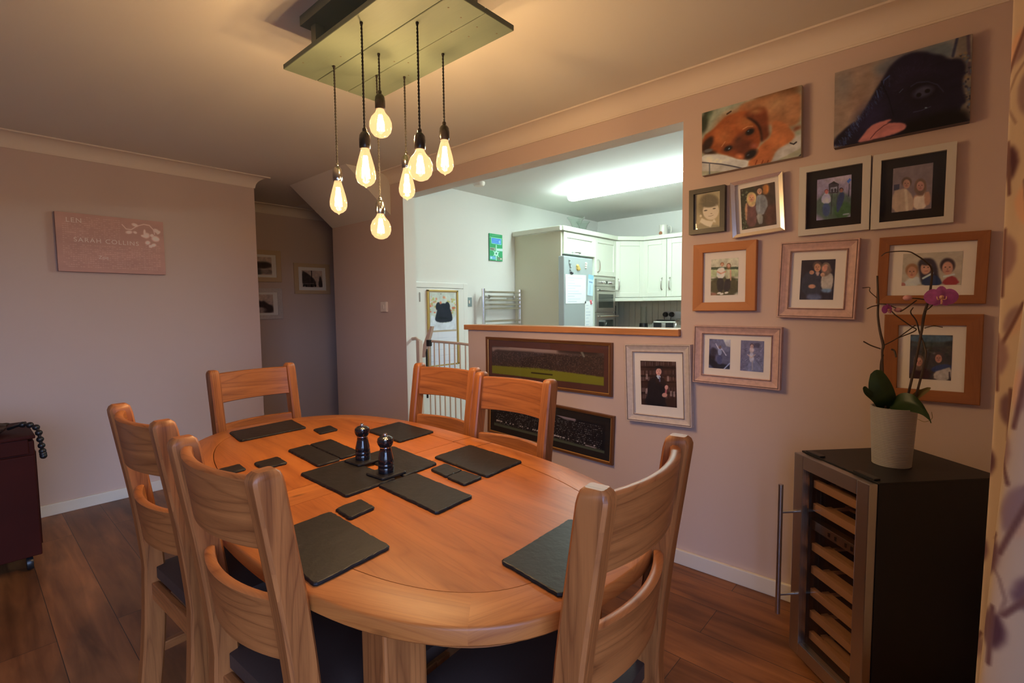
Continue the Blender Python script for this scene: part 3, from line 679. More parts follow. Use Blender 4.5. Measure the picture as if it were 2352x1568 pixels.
for x in (-.266, .266):
    bm = bmn(); tube(bm, [(x, 0, 0), (x, 0, .685)], .017, 16); ob('rail', bm, m_chrome, t, smooth=True)
for z in (.655, .612, .577, .535, .497, .375, .335, .295, .17, .13, .09):
    bm = bmn(); tube(bm, [(-.266, -.004, z), (-.15, -.012, z), (.15, -.012, z), (.266, -.004, z)], .0105, 12, 3); ob('bar', bm, m_chrome, t, smooth=True)
for x in (-.215, .17):
    bm = bmn(); lathe(bm, [(.017, -.03), (.020, -.02), (.012, .0), (.010, .08)], (x, 0, .608), 16, 'y'); ob('bracket_knob', bm, m_chrome, t, smooth=True)

# baby gate in the walkway
t = thing('safety_gate', 'cream metal stair gate across the walkway into the kitchen', 'gate', (2.425, 2.525, 0), PI/2)
# local x runs along world y
bm = bmn(); bx(bm, .04, -.010, .05, .50, .010, .072, .002)
tube(bm, [(.0, 0, 1.038), (.16, 0, 1.046), (.30, 0, 1.048), (.46, 0, 1.050)], .010, 10)
tube(bm, [(.035, 0, .05), (.035, 0, 1.03)], .010, 10)
bx(bm, .60, -.018, .03, .640, .018, 1.05, .004); bx(bm, .05, -.012, .03, .60, .012, .052, .002)
tube(bm, [(.62, 0, 1.045), (.66, 0, 1.065), (.705, 0, 1.06)], .014, 10); bx(bm, 0, -.016, 1.0, .03, .016, 1.05, .003)
ob('gate_frame', bm, m_gate, t, smooth=True)
for i in range(8):
    bm = bmn(); x = .085+.0585*i; tube(bm, [(x, 0, .06), (x, 0, 1.045)], .0055, 8); ob('bar', bm, m_gate, t, smooth=True)
bm = bmn(); sweep(bm, None, [[(x-.018*s_, -.012, z), (x+.018*s_, -.012, z), (x+.018*s_, .012, z), (x-.018*s_, .012, z)] for x, z, s_ in ((.56, .92, .6), (.535, 1.02, 1.2), (.50, 1.08, 1.2), (.455, 1.165, .6))])
ob('latch_handle', bm, m_gate, t)
bm = bmn(); bx(bm, .48, -.015, 1.01, .515, .015, 1.06, .004); bx(bm, .525, -.006, .60, .535, .006, 1.0); ob('latch', bm, m_blkpl, t)
# ------------------------------------------------------------------ framed pictures
def moulding(bm, w, h, iw, ih, prof):
    """mitred frame; prof = list of (t, depth): t 0 at inner edge .. 1 at outer edge, depth toward the viewer (-y)"""
    def ring(t_, d):
        a, b = iw/2+(w-iw)/2*t_, ih/2+(h-ih)/2*t_
        return [(-a, -d, -b), (a, -d, -b), (a, -d, b), (-a, -d, b)]
    ly = bm.loops.layers.uv.new('grain'); rs = [[bm.verts.new(p) for p in ring(t_, d)] for t_, d in prof]
    offs = [(random.random()*5, random.random()*5) for _ in range(4)]
    for k in range(len(rs)-1):
        for i in range(4):
            j = (i+1) % 4; f = bm.faces.new((rs[k][i], rs[k][j], rs[k+1][j], rs[k+1][i]))
            for lp in f.loops:
                c = lp.vert.co; u, v = (c.x, c.z) if i in (0, 2) else (c.z, c.x); lp[ly].uv = (u+offs[i][0], v+offs[i][1]+c.y)
    return bm
PROF = {'flat': [(0, 0), (0, .8), (.04, .86), (.94, 1), (1, .94), (1, 0)],
        'scoop': [(0, 0), (0, .62), (.05, .74), (.12, .74), (.16, .62), (.35, .66), (.6, .80), (.78, .95), (.83, .88), (.88, 1), (.97, 1), (1, .9), (1, 0)],
        'thin': [(0, 0), (0, .6), (.2, .7), (.35, .95), (.8, 1), (1, .8), (1, 0)],
        'box': [(0, 0), (0, 1), (1, 1), (1, 0)]}
WALLS = {'R': lambda u, z: ((XW-.0015, -u, z), -PI/2), 'B': lambda u, z: ((u, YB-.0015, z), 0), 'H': lambda u, z: ((u, 5.3-.0015, z), 0)}
def frame(wall, c, wh, iwh, pwh, d, mat, prof, label, pics, tilt=0, mount=None, grp=None, glass=True, edge=None, grain=True):
    loc, rz = WALLS[wall](*c); t = thing('picture_frame', label, 'picture', loc, rz, grp, math.radians(tilt))
    bm = bmn(); moulding(bm, *wh, *iwh, [(a, b*d) for a, b in PROF[prof]])
    ob('moulding', bm, mat, t)
    if edge:
        bm = bmn()
        for s_, dd in ((0.085, .745), (.855, .96)):
            a, b = iwh[0]/2+(wh[0]-iwh[0])/2*s_, iwh[1]/2+(wh[1]-iwh[1])/2*s_
            for x0, z0, x1, z1 in ((-a, -b, a, -b), (-a, b, a, b), (-a, -b, -a, b), (a, -b, a, b)):
                bx(bm, x0-.0011, -dd*d-.0008, z0-.0011, x1+.0011, -dd*d+.002, z1+.0011)
        ob('worn_edge', bm, edge, t)
    ob('mount', box(-iwh[0]/2-.002, -d*.35, -iwh[1]/2-.002, iwh[0]/2+.002, 0, iwh[1]/2+.002), mount or m_mount, t)
    for (px, pz, pw, ph, q) in pics:
        o = q.mesh('photograph', pw, ph, m_print, t, -d*.35-.001); o.location = (px, 0, pz)
    if glass: ob('glass', box(-iwh[0]/2, -d*.35-.0045, -iwh[1]/2, iwh[0]/2, -d*.35-.003, iwh[1]/2), m_glass, t)
    return t
def canvas(wall, c, w, h, d, label, q, edgecol, tilt=0):
    loc, rz = WALLS[wall](*c); t = thing('canvas_print', label, 'canvas', loc, rz, None, math.radians(tilt))
    ob('canvas_edge', box(-w/2, -d, -h/2, w/2, 0, h/2, .002), M('canvas_side', edgecol, .8), t)
    q.mesh('printed_face', w-.001, h-.001, m_cprint, t, -d-.0008); return t

# --- brown puppy canvas (zoom coordinates of the photograph's own printed picture)
q = Pic([(147, 518), (1640, 105), (1640, 1160), (147, 1470)], 230, 170, (150, 128, 100), KR)
q.poly([(140, 500), (330, 460), (260, 640), (220, 760), (140, 870)], (48, 44, 30), 4); q.poly([(230, 490), (330, 470), (250, 700)], (92, 92, 66), 5)
q.poly([(400, 440), (700, 350), (620, 470), (400, 660), (260, 760), (250, 600)], (148, 132, 104), 4)
q.poly([(700, 420), (830, 340), (1640, 105), (1640, 640), (1500, 740), (1300, 700), (1000, 700), (700, 560)], (158, 92, 56), 3)
q.poly([(1150, 170), (1640, 100), (1640, 220), (1300, 230), (900, 330), (1000, 260)], (118, 66, 36), 6)
q.ell(1280, 380, 220, 110, (172, 112, 72), -25, 1.1, .7); q.ell(1480, 480, 160, 130, (168, 104, 66), 20, 1, .5)
q.poly([(140, 1140), (400, 1130), (560, 1160), (700, 1220), (900, 1200), (1200, 1100), (1400, 960), (1500, 760), (1640, 690), (1640, 1160), (147, 1480)], (176, 148, 130), 1)
q.poly([(1500, 740), (1640, 690), (1640, 760), (1540, 830)], (120, 60, 36), 3); q.poly([(1520, 800), (1640, 760), (1640, 830), (1580, 860)], (140, 128, 100), 3)
q.poly([(1200, 620), (1400, 660), (1490, 760), (1560, 860), (1480, 960), (1380, 1010), (1270, 1080), (1220, 1200), (1180, 1270), (1040, 1280), (900, 1320), (840, 1310), (860, 1230), (960, 1150), (1010, 1040), (1080, 960), (1200, 860)], (170, 88, 48), 2)
q.poly([(1000, 1060), (1100, 960), (1230, 960), (1200, 1130), (1180, 1260), (880, 1310), (900, 1210)], (166, 82, 44), 3)
for x in (960, 1050, 1130): q.line([(x, 1290), (x+25, 1230)], 16, (110, 42, 22), .8)
q.poly([(150, 870), (320, 760), (420, 650), (520, 560), (640, 520), (800, 480), (1000, 500), (1080, 640), (1060, 800), (1040, 960), (980, 1060), (900, 1200), (720, 1220), (600, 1170), (400, 1130), (260, 1080), (150, 1140)], (146, 64, 30), 2)
q.ell(620, 640, 260, 140, (158, 74, 36), -25, 1, .8); q.ell(860, 640, 160, 90, (168, 92, 48), -20, 1, .6); q.ell(470, 880, 160, 130, (166, 88, 46), -20, 1, .5)
q.poly([(150, 960), (300, 850), (330, 900), (310, 1000), (250, 1060), (380, 1100), (360, 1140), (150, 1140)], (48, 24, 18), 3); q.ell(240, 1085, 70, 26, (96, 78, 70), -15, .8)
q.poly([(780, 560), (860, 470), (1000, 430), (1110, 430), (1140, 520), (1150, 640), (1160, 760), (1180, 860), (1080, 950), (1045, 960), (1040, 800), (1000, 690), (900, 610)], (112, 48, 26), 3)
q.poly([(800, 570), (900, 590), (1000, 660), (1050, 760), (1070, 930), (1045, 960), (1035, 820), (980, 700), (880, 620)], (38, 16, 14), 2)
q.ell(960, 490, 110, 50, (160, 92, 52), -8, 1, .7)
q.ell(770, 1010, 200, 120, (104, 42, 24), -35, 1, .9); q.ell(700, 930, 60, 120, (84, 40, 26), 30, 1, .8)
q.ell(872, 802, 100, 62, (84, 38, 24), -30, .9, .8); q.ell(875, 800, 66, 38, (28, 20, 20), -30, .7); q.line([(770, 760), (840, 720), (920, 715)], 14, (190, 120, 74), .7); q.ell(852, 790, 14, 7, (96, 100, 108), -30, .9, .7)
q.ell(548, 1050, 96, 56, (84, 38, 24), -25, .9, .8); q.ell(550, 1050, 62, 34, (30, 22, 22), -25, .7); q.ell(562, 1052, 17, 9, (118, 124, 130), -40, .9, .8); q.line([(450, 1020), (500, 950)], 14, (196, 120, 78), .7)
q.ell(800, 1060, 130, 120, (92, 40, 26), -30, 1.1, .6); q.ell(890, 1140, 110, 60, (32, 21, 20), -35, .7); q.ell(850, 1150, 24, 12, (74, 66, 66), -30, 1, .7); q.ell(940, 1010, 60, 40, (150, 70, 50), 0, 1, .6)
q.ell(720, 1170, 60, 40, (176, 90, 54), 0, 1, .8)
q.poly([(140, 1150), (400, 1140), (560, 1170), (700, 1220), (860, 1230), (840, 1320), (780, 1345), (600, 1310), (140, 1255)], (192, 164, 146), 1)
q.line([(140, 1262), (450, 1290), (620, 1320), (760, 1350)], 18, (54, 46, 54)); q.line([(262, 1280), (264, 1480)], 20, (84, 78, 78), .9)
q.line([(1480, 970), (1530, 985), (1570, 955)], 22, (40, 28, 30)); q.line([(1590, 1190), (1650, 1130)], 18, (50, 36, 40)); q.line([(530, 530), (590, 490)], 22, (60, 34, 22))
q.noise(.10, 12); canvas('R', (-.689, 2.046), .405, .284, .034, 'canvas of a tan puppy lying with its paw out, high on the wall', q, (.40, .33, .28), 1.0)

# --- black dog canvas
q = Pic([(90, 535), (1855, 58), (1845, 1165), (90, 1505)], 230, 170, (142, 106, 84), KR)
q.poly([(90, 500), (700, 380), (700, 620), (500, 980), (300, 1180), (90, 1380)], (144, 104, 82), 8, ch=2); q.ell(200, 700, 120, 200, (124, 98, 84), 10, 1, .7); q.ell(400, 880, 110, 150, (136, 94, 74), 10, 1, .6)
q.poly([(560, 420), (1400, 180), (1700, 100), (1650, 400), (760, 560), (640, 600)], (122, 104, 92), 5); q.poly([(1150, 260), (1640, 130), (1600, 380), (1300, 330)], (98, 92, 88), 4)
q.poly([(1640, 100), (1860, 50), (1850, 1170), (1650, 1100), (1700, 900), (1800, 500), (1640, 360)], (112, 88, 72), 4); q.line([(1660, 120), (1610, 340)], 40, (56, 48, 58)); q.line([(1800, 80), (1830, 560)], 50, (74, 52, 58), .8)
for i in range(90): q.ell(random.uniform(1700, 1850), random.uniform(300, 1110), random.uniform(8, 26), random.uniform(8, 22), random.choice([(128, 92, 62), (84, 80, 86), (140, 108, 80), (46, 38, 44)]), soft=.8, a=.7)
D = (28, 20, 30)
q.poly([(90, 1510), (90, 1400), (160, 1320), (300, 1200), (400, 1160), (440, 1080), (520, 960), (600, 800), (700, 640), (760, 540), (820, 440), (940, 340), (1100, 280), (1260, 275), (1350, 310), (1480, 320), (1560, 380), (1700, 360), (1780, 430), (1790, 520), (1740, 660), (1760, 780), (1800, 900), (1760, 960), (1680, 1040), (1850, 1150), (1845, 1170), (900, 1400)], D, 2)
q.poly([(900, 1380), (1845, 1190), (1845, 1040), (1600, 1000), (1200, 1130), (1000, 1160)], (18, 12, 12), 6)
q.ell(1080, 620, 340, 300, (38, 26, 40), 0, 1, .6); q.ell(560, 1120, 160, 260, (40, 30, 50), 40, 1, .7)
for i in range(260):
    u = random.random(); x = 100+700*u; y = 1470-900*u+random.uniform(0, 130); q.line([(x, y), (x+random.uniform(5, 30), y+random.uniform(10, 50))], 7, random.choice([(70, 78, 116), (50, 52, 84), (36, 30, 52), (92, 104, 132)]), .5 if u < .45 else .25)
for i in range(160):
    a_ = random.uniform(0, 2*PI); r_ = random.uniform(150, 330); x = 1150+r_*math.cos(a_); y = 680+r_*.9*math.sin(a_); q.line([(x, y), (x+30*math.cos(a_+.4), y+30*math.sin(a_+.4))], 6, (56, 42, 60), .28)
q.ell(1230, 770, 290, 190, (24, 16, 22), -12, .7, .7); q.ell(1240, 790, 130, 66, (62, 50, 60), -18, .7); q.ell(1185, 830, 34, 26, (16, 10, 14), -20, .5); q.ell(1295, 780, 36, 26, (16, 10, 14), -20, .5)
q.line([(1080, 720), (1160, 670), (1300, 660), (1420, 700), (1500, 790)], 16, (52, 42, 54), .8); q.line([(1120, 1050), (1220, 1030), (1340, 980)], 10, (64, 54, 66), .8); q.ell(1280, 995, 16, 8, (110, 108, 110), 0, .8)
q.line([(930, 800), (980, 750)], 8, (90, 84, 90), .8); q.line([(640, 770), (660, 850)], 16, (70, 78, 110), .8); q.line([(800, 580), (730, 640), (720, 700)], 20, (64, 70, 100), .7)
q.line([(700, 650), (800, 880), (860, 1080)], 18, (14, 10, 20), .8)
q.poly([(385, 1450), (470, 1340), (540, 1250), (620, 1190), (840, 1130), (830, 1160), (760, 1190), (900, 1180), (1010, 1190), (1040, 1240), (980, 1290), (840, 1345), (600, 1400)], (178, 96, 84), 1)
q.line([(570, 1385), (640, 1300), (740, 1220), (800, 1190)], 12, (96, 44, 44)); q.noise(.07, 16)
canvas('R', (-.177, 2.061), .394, .288, .034, 'canvas of a shaggy black dog over a hand, highest at the right', q, (.12, .10, .11), .8)

# --- word canvas on the back wall
q = Pic([(210, 190), (2165, 400), (2185, 1345), (245, 1275)], 260, 150, (148, 116, 106))
PK = (2.0, 2.0, 2.1); q.K = PK
LT = (178, 152, 142)
random.seed(3)
for r_ in range(26):
    v = .06+r_*.034
    for k in range(40):
        u = .07+k*.0225
        if random.random() < .3: continue
        if v < .44 and u > .60: continue
        if (.40 < v < .52 and .1 < u < .82) or (v < .16 and u < .24): continue
        x = 210+1960*u; yt = 190+210*u; yb = 1275+70*u; y = yt+(yb-yt)*v; q.line([(x, y), (x+random.uniform(14, 34), y+3)], random.choice([7, 9, 12]), LT, .55)
FL = (186, 166, 158)
q.line([(1430, 440), (1500, 520), (1590, 535), (1700, 470), (1820, 440), (1920, 460), (1990, 540), (2010, 620)], 16, FL, .9)
for cx_, cy_, rx_, ry_, ro in ((1660, 450, 60, 28, 20), (1550, 580, 60, 30, 0), (1660, 585, 36, 22, 20), (2040, 560, 60, 34, 30), (2080, 590, 40, 24, -40), (1860, 640, 60, 50, 0), (1830, 580, 22, 50, 0), (1800, 650, 40, 20, 20), (2020, 700, 70, 50, 20), (1960, 640, 34, 26, 0), (1880, 770, 46, 36, 0), (1985, 815, 46, 30, -10), (1930, 835, 36, 26, 20), (2060, 710, 30, 26, 0)): q.ell(cx_, cy_, rx_, ry_, FL, ro, .5, .85)
q.noise(.03, 6)
t = canvas('B', (.734, 1.752), .576, .377, .030, 'pink canvas covered with pale words and white flowers on the back wall', q, (.36, .22, .20))
def text(s_, size, x, z, y, parent, mat, sp=1):
    cu = bpy.data.curves.new('t', 'FONT'); cu.body = s_; cu.size = size; cu.space_character = sp; cu.extrude = .0003
    o = bpy.data.objects.new('t', cu); COL.objects.link(o); dg = bpy.context.evaluated_depsgraph_get(); dg.update()
    me = bpy.data.meshes.new_from_object(o.evaluated_get(dg)); COL.objects.unlink(o); bpy.data.objects.remove(o)
    me.transform(Matrix.Translation((x, y, z)) @ Matrix.Rotation(PI/2, 4, 'X')); me.materials.clear(); me.materials.append(mat)
    r = bpy.data.objects.new('lettering', me); COL.objects.link(r); r.parent = parent; return r
m_letter = M('pale_lettering', (.80, .68, .64), .8)
text('LEN', .042, -.238, .128, -.0312, t, m_letter, 1.15); text('SARAH COLLINS', .040, -.205, .006, -.0312, t, m_letter, 1.2); text('Zoe', .030, -.085, -.098, -.0312, t, m_letter, 1.1)

# --- framed photographs
SK = (200, 150, 118)
q = Pic([(215, 580), (728, 500), (725, 1225), (220, 1280)], 90, 120, (172, 134, 92), KR)
q.ell(470, 800, 210, 240, (128, 98, 66), 0, .5); q.ell(500, 690, 170, 120, (104, 80, 56), 5, .4); q.ell(530, 900, 160, 180, (206, 164, 128), 5, .15); q.ell(500, 770, 150, 60, (98, 76, 54), -4, .5)
for x in range(390, 640, 24): q.line([(x, 720), (x+8, 815)], 9, (96, 74, 52), .6)
for i in range(40): a_ = random.uniform(2.6, 6.1); q.line([(490+90*math.cos(a_), 780+110*math.sin(a_)), (490+200*math.cos(a_), 790+220*math.sin(a_))], 6, (90, 70, 50), .35)
q.ell(425, 893, 34, 12, (80, 62, 46), -8, .7); q.ell(595, 855, 30, 12, (80, 62, 46), -8, .7); q.line([(480, 1010), (530, 1005), (580, 985)], 7, (110, 74, 54)); q.ell(540, 955, 20, 8, (150, 112, 84), 0, .8); q.ell(330, 1000, 24, 26, (206, 164, 128)); q.ell(665, 900, 20, 30, (206, 164, 128))
q.poly([(230, 1290), (260, 1180), (360, 1130), (560, 1180), (680, 1180), (730, 1240)], (150, 118, 84), 1); q.poly([(310, 1120), (350, 1040), (440, 1090), (560, 1110), (600, 1060), (635, 1140), (580, 1120), (530, 1230), (420, 1190)], (210, 170, 134), 1, ch=0)
frame('R', (-.868, 1.742), (.164, .207), (.121, .165), (.117, .163), .030, m_black, 'box', 'small black frame with a sepia sketch of a child, left of the silver frame', [(0, 0, .119, .163, q)], .5)

q = Pic([(1110, 455), (1800, 315), (1850, 1165), (1155, 1275)], 110, 130, (66, 44, 34), KR)
q.poly([(1100, 440), (1450, 370), (1400, 800), (1250, 1280), (1140, 1280)], (52, 44, 30), 2)
for i in range(60): q.ell(random.uniform(1120, 1300), random.uniform(480, 1250), 14, 14, random.choice([(84, 84, 54), (110, 104, 74), (36, 30, 24)]), soft=.9, a=.7)
q.poly([(1550, 380), (1690, 360), (1680, 560), (1560, 560)], (178, 98, 44), 2); q.poly([(1650, 800), (1800, 750), (1860, 800), (1850, 1170), (1600, 1180)], (88, 48, 36), 3)
q.poly([(1240, 740), (1300, 700), (1410, 720), (1440, 900), (1450, 1200), (1260, 1210), (1230, 1000)], (104, 58, 52), 1); q.poly([(1210, 760), (1260, 710), (1260, 1000), (1250, 1100), (1215, 1050)], (180, 116, 80), 1); q.ell(1350, 740, 70, 70, (196, 140, 104))
q.face(1340, 620, 78, (198, 128, 88), (198, 148, 92), True)
q.poly([(1430, 600), (1500, 560), (1620, 580), (1680, 760), (1620, 900), (1580, 980), (1430, 960)], (132, 116, 108), 1); q.poly([(1430, 950), (1580, 960), (1570, 1160), (1520, 1150), (1490, 1160)], (148, 126, 108), 1); q.line([(1510, 600), (1500, 900)], 30, (150, 134, 126), .7); q.face(1500, 490, 62, (190, 128, 94), (58, 38, 28)); q.noise(.12, 10)
frame('R', (-.650, 1.731), (.212, .247), (.176, .216), (0, 0), .034, m_silver, 'flat', 'tilted shiny silver frame with a couple in grey and plum', [(0, 0, .140, .181, q)], 3.6)

q = Pic([(328, 543), (790, 468), (787, 1040), (322, 1090)], 110, 130, (140, 112, 122), KR)
q.ell(640, 530, 180, 50, (176, 140, 138), -8, 1, .8); q.poly([(320, 730), (790, 690), (790, 1045), (320, 1095)], (78, 82, 66), 4); q.poly([(560, 860), (790, 830), (790, 1045), (560, 1060)], (62, 80, 44), 3)
q.poly([(480, 600), (550, 560), (620, 595), (615, 715), (490, 725)], (58, 44, 48), 0, ch=0); q.poly([(510, 600), (552, 556), (600, 596)], (40, 30, 32), ch=0); q.poly([(505, 645), (600, 632), (595, 700), (505, 708)], (128, 112, 116), ch=0); q.ell(530, 685, 16, 24, (50, 40, 44)); q.ell(572, 680, 16, 24, (50, 40, 44))
q.line([(530, 730), (520, 1000)], 10, (50, 46, 48)); q.line([(600, 720), (600, 900)], 10, (60, 56, 56)); q.poly([(725, 560), (765, 515), (788, 540), (750, 590)], (70, 92, 150), ch=0); q.line([(762, 600), (755, 760)], 14, (54, 46, 58))
q.poly([(380, 780), (440, 710), (510, 740), (515, 860), (395, 860)], (176, 150, 160), 1); q.poly([(400, 860), (510, 860), (500, 1030), (410, 1030)], (62, 66, 92), 2); q.face(455, 700, 26, (180, 90, 80), (120, 60, 56))
q.poly([(620, 720), (690, 700), (700, 780), (660, 900), (600, 1010), (590, 850)], (50, 52, 78), 1); q.face(655, 680, 26, (150, 84, 66), (60, 36, 34)); q.line([(690, 1010), (760, 1000)], 20, (160, 140, 146), .8); q.noise(.10, 12)
frame('R', (-.370, 1.725), (.240, .279), (.189, .230), (0, 0), .026, m_offw, 'box', 'pale square-edged frame, black mount, two people by a sign', [(0, 0, .116, .163, q)], .4, m_bmount)

q = Pic([(1357, 380), (1905, 302), (1890, 925), (1350, 978)], 110, 130, (122, 92, 86), KR)
q.poly([(1370, 600), (1450, 590), (1450, 660), (1372, 680)], (58, 50, 60), ch=0)
q.poly([(1350, 980), (1360, 690), (1470, 660), (1540, 650), (1640, 760), (1650, 930), (1600, 950)], (176, 132, 104), 1); q.line([(1535, 680), (1560, 940)], 44, (196, 156, 124), .9); q.face(1545, 580, 62, (172, 112, 86), (92, 62, 48))
q.poly([(1640, 760), (1700, 730), (1800, 700), (1870, 700), (1880, 860), (1800, 900), (1640, 940)], (176, 116, 88), 1); q.poly([(1645, 780), (1700, 750), (1800, 750), (1790, 830), (1830, 920), (1650, 940)], (206, 164, 136), 1); q.line([(1800, 690), (1780, 760)], 10, (214, 176, 148)); q.face(1735, 610, 66, (178, 112, 90), (110, 74, 56), True); q.noise(.06, 10)
frame('R', (-.126, 1.723), (.237, .278), (.185, .230), (0, 0), .026, m_offw, 'box', 'pale frame with black mount, couple dressed in cream, rightmost of its row', [(0, 0, .114, .162, q)], 0, m_bmount)

q = Pic([(207, 232), (467, 218), (462, 572), (207, 572)], 100, 130, (190, 160, 126), KR)
q.rect(200, 305, 480, 330, (62, 64, 44)); q.rect(200, 330, 480, 400, (166, 152, 104)); q.poly([(200, 395), (480, 400), (480, 580), (200, 580)], (78, 62, 38), 3); q.line([(200, 420), (480, 425)], 14, (60, 60, 36), .7); q.ell(225, 560, 40, 14, (140, 84, 60), 0, .8)
q.poly([(262, 330), (290, 308), (340, 312), (335, 415), (262, 412)], (214, 186, 168), 1); q.line([(268, 350), (300, 368), (345, 350)], 16, (196, 128, 94)); q.poly([(260, 410), (335, 415), (320, 545), (270, 540)], (40, 30, 30), 1); q.face(312, 282, 16, (200, 132, 96), (150, 82, 44))
q.poly([(345, 350), (385, 320), (400, 350), (395, 420), (345, 425)], (176, 150, 112), 1); q.line([(392, 340), (394, 430)], 13, (196, 126, 94)); q.poly([(340, 420), (398, 420), (385, 540), (320, 540)], (44, 32, 34), 1); q.face(374, 292, 17, (196, 128, 100), (122, 74, 44), True)
for x, y in ((285, 552), (310, 560), (355, 550)): q.ell(x, y, 18, 9, (220, 190, 150), -10, .5)
q.noise(.10, 12)
frame('R', (-.788, 1.432), (.279, .311), (.191, .232), (0, 0), .026, m_pineframe, 'flat', 'light orange wood frame with a couple by a field gate', [(0, 0, .121, .167, q)], 0)

q = Pic([(565, 410), (1125, 393), (1083, 1067), (528, 1055)], 110, 130, (46, 32, 34), KR)
q.poly([(570, 720), (620, 620), (760, 570), (880, 600), (890, 900), (840, 1010), (650, 1000), (560, 900)], (54, 46, 50), 2); q.poly([(780, 600), (830, 690), (870, 600)], (170, 120, 100), 1); q.poly([(650, 960), (900, 980), (880, 1070), (650, 1060)], (92, 84, 98), 3)
q.poly([(880, 690), (950, 640), (1050, 610), (1095, 700), (1060, 900), (1000, 920), (890, 900)], (180, 146, 122), 1); q.poly([(880, 880), (1070, 880), (1040, 950), (900, 940)], (110, 118, 132), 2); q.face(825, 520, 68, (190, 118, 80), (92, 62, 50)); q.face(965, 530, 62, (186, 116, 86), (116, 84, 64), True)
q.poly([(900, 560), (1010, 480), (1080, 600), (1000, 640), (930, 690)], (118, 82, 64), 2); q.ell(945, 545, 44, 56, (188, 112, 84), 20, .4); q.ell(730, 610, 40, 34, (170, 106, 78)); q.ell(910, 650, 36, 34, (180, 118, 86)); q.ell(735, 840, 60, 34, (178, 110, 80), 0, .4); q.noise(.10, 10)
frame('R', (-.418, 1.402), (.278, .316), (.193, .231), (0, 0), .030, m_pink, 'scoop', 'dusty pink worn frame with a couple embracing at night', [(0, 0, .120, .163, q)], -1.6, None, None, True, m_pinkd)

q = Pic([(1507, 240), (1920, 225), (1905, 455), (1505, 460)], 130, 95, (176, 142, 114), KR)
q.poly([(1505, 460), (1530, 430), (1570, 400), (1630, 400), (1640, 460)], (188, 164, 146), 1); q.face(1572, 362, 40, (186, 118, 84), (150, 92, 56)); q.ell(1512, 452, 20, 14, (170, 96, 80))
q.poly([(1610, 300), (1640, 272), (1710, 270), (1745, 320), (1755, 400), (1780, 460), (1640, 460), (1620, 360)], (56, 40, 42), 2); q.ell(1668, 338, 36, 46, (190, 124, 94), 10); q.poly([(1645, 420), (1700, 380), (1760, 400), (1785, 460), (1640, 460)], (42, 46, 66), 1); q.line([(1650, 410), (1715, 375)], 14, (190, 176, 168)); q.ell(1670, 300, 44, 22, (60, 42, 40), 0, .5)
for x in (1655, 1683): q.ell(x, 335, 5, 4, (50, 36, 36))
q.line([(1660, 362), (1682, 360)], 4, (140, 60, 54)); q.poly([(1770, 455), (1800, 410), (1860, 390), (1905, 455)], (150, 44, 40), 1); q.face(1815, 335, 46, (186, 118, 90), (62, 40, 38)); q.line([(1790, 400), (1860, 385)], 12, (190, 170, 160)); q.noise(.05, 10)
frame('R', (-.064, 1.424), (.305, .249), (.241, .188), (0, 0), .026, m_oakframe, 'flat', 'wide oak frame with three smiling children behind the orchid', [(.003, .001, .165, .118, q)], -.8)

q = Pic([(597, 850), (963, 860), (935, 1250), (580, 1225)], 100, 130, (58, 42, 30), KR)
q.poly([(590, 845), (970, 855), (960, 925), (590, 920)], (72, 80, 84), 2); q.poly([(600, 915), (960, 920), (955, 960), (595, 960)], (64, 60, 44), 3); q.poly([(900, 915), (960, 915), (960, 960), (880, 950)], (40, 34, 26), 2); q.line([(740, 985), (830, 1030)], 22, (110, 88, 66), .7)
for i in range(30): q.ell(random.uniform(600, 950), random.uniform(960, 1050), 16, 10, random.choice([(40, 34, 22), (66, 52, 34)]), soft=.8, a=.7)
q.poly([(580, 1230), (590, 1120), (640, 1110), (740, 1140), (780, 1240)], (58, 30, 28), 2); q.face(665, 1080, 38, (172, 104, 76), (100, 66, 44), True)
q.poly([(760, 1150), (830, 1110), (940, 1110), (950, 1160), (880, 1160), (790, 1180)], (46, 48, 72), 1); q.poly([(790, 1245), (790, 1175), (880, 1150), (945, 1130), (935, 1250)], (170, 138, 118), 1); q.face(835, 1055, 36, (176, 104, 74), (70, 44, 30)); q.line([(925, 1180), (925, 1240)], 14, (60, 40, 40)); q.noise(.12, 12)
frame('R', (-.052, 1.102), (.274, .317), (.188, .237), (0, 0), .026, m_oakframe, 'flat', 'oak frame with two people outdoors, low behind the plant pot', [(0, .002, .117, .163, q)], .4)

qa = Pic([(190, 985), (392, 988), (385, 1272), (187, 1258)], 80, 110, (84, 72, 84), KR)
qa.poly([(190, 985), (392, 988), (392, 1130), (190, 1060)], (108, 94, 106), 2); qa.poly([(320, 985), (392, 985), (392, 1060), (350, 1050)], (186, 158, 146), 1, ch=0); qa.poly([(187, 1110), (250, 1130), (240, 1210), (385, 1230), (385, 1275), (187, 1260)], (34, 28, 34), 2); qa.ell(230, 1110, 34, 40, (48, 42, 50), 0, .5)
qa.line([(250, 1030), (285, 1090), (310, 1080), (350, 1140)], 10, (178, 150, 150)); qa.poly([(270, 1080), (310, 1080), (305, 1140), (275, 1140)], (140, 128, 140)); qa.poly([(265, 1140), (312, 1140), (310, 1230), (262, 1220)], (66, 60, 82), 1); qa.ell(292, 1062, 13, 16, (120, 84, 74)); qa.line([(330, 1270), (385, 1215)], 12, (150, 140, 160)); qa.noise(.1, 10)
qb = Pic([(490, 995), (712, 1000), (705, 1300), (485, 1280)], 80, 110, (104, 90, 102), KR)
for i in range(46): x = random.uniform(488, 710); y = random.uniform(1000, 1290); qb.line([(x, y), (x+random.uniform(-30, 30), y+random.uniform(-8, 30))], 6, random.choice([(70, 60, 76), (150, 132, 138), (48, 40, 52), (132, 116, 124)]), .6)
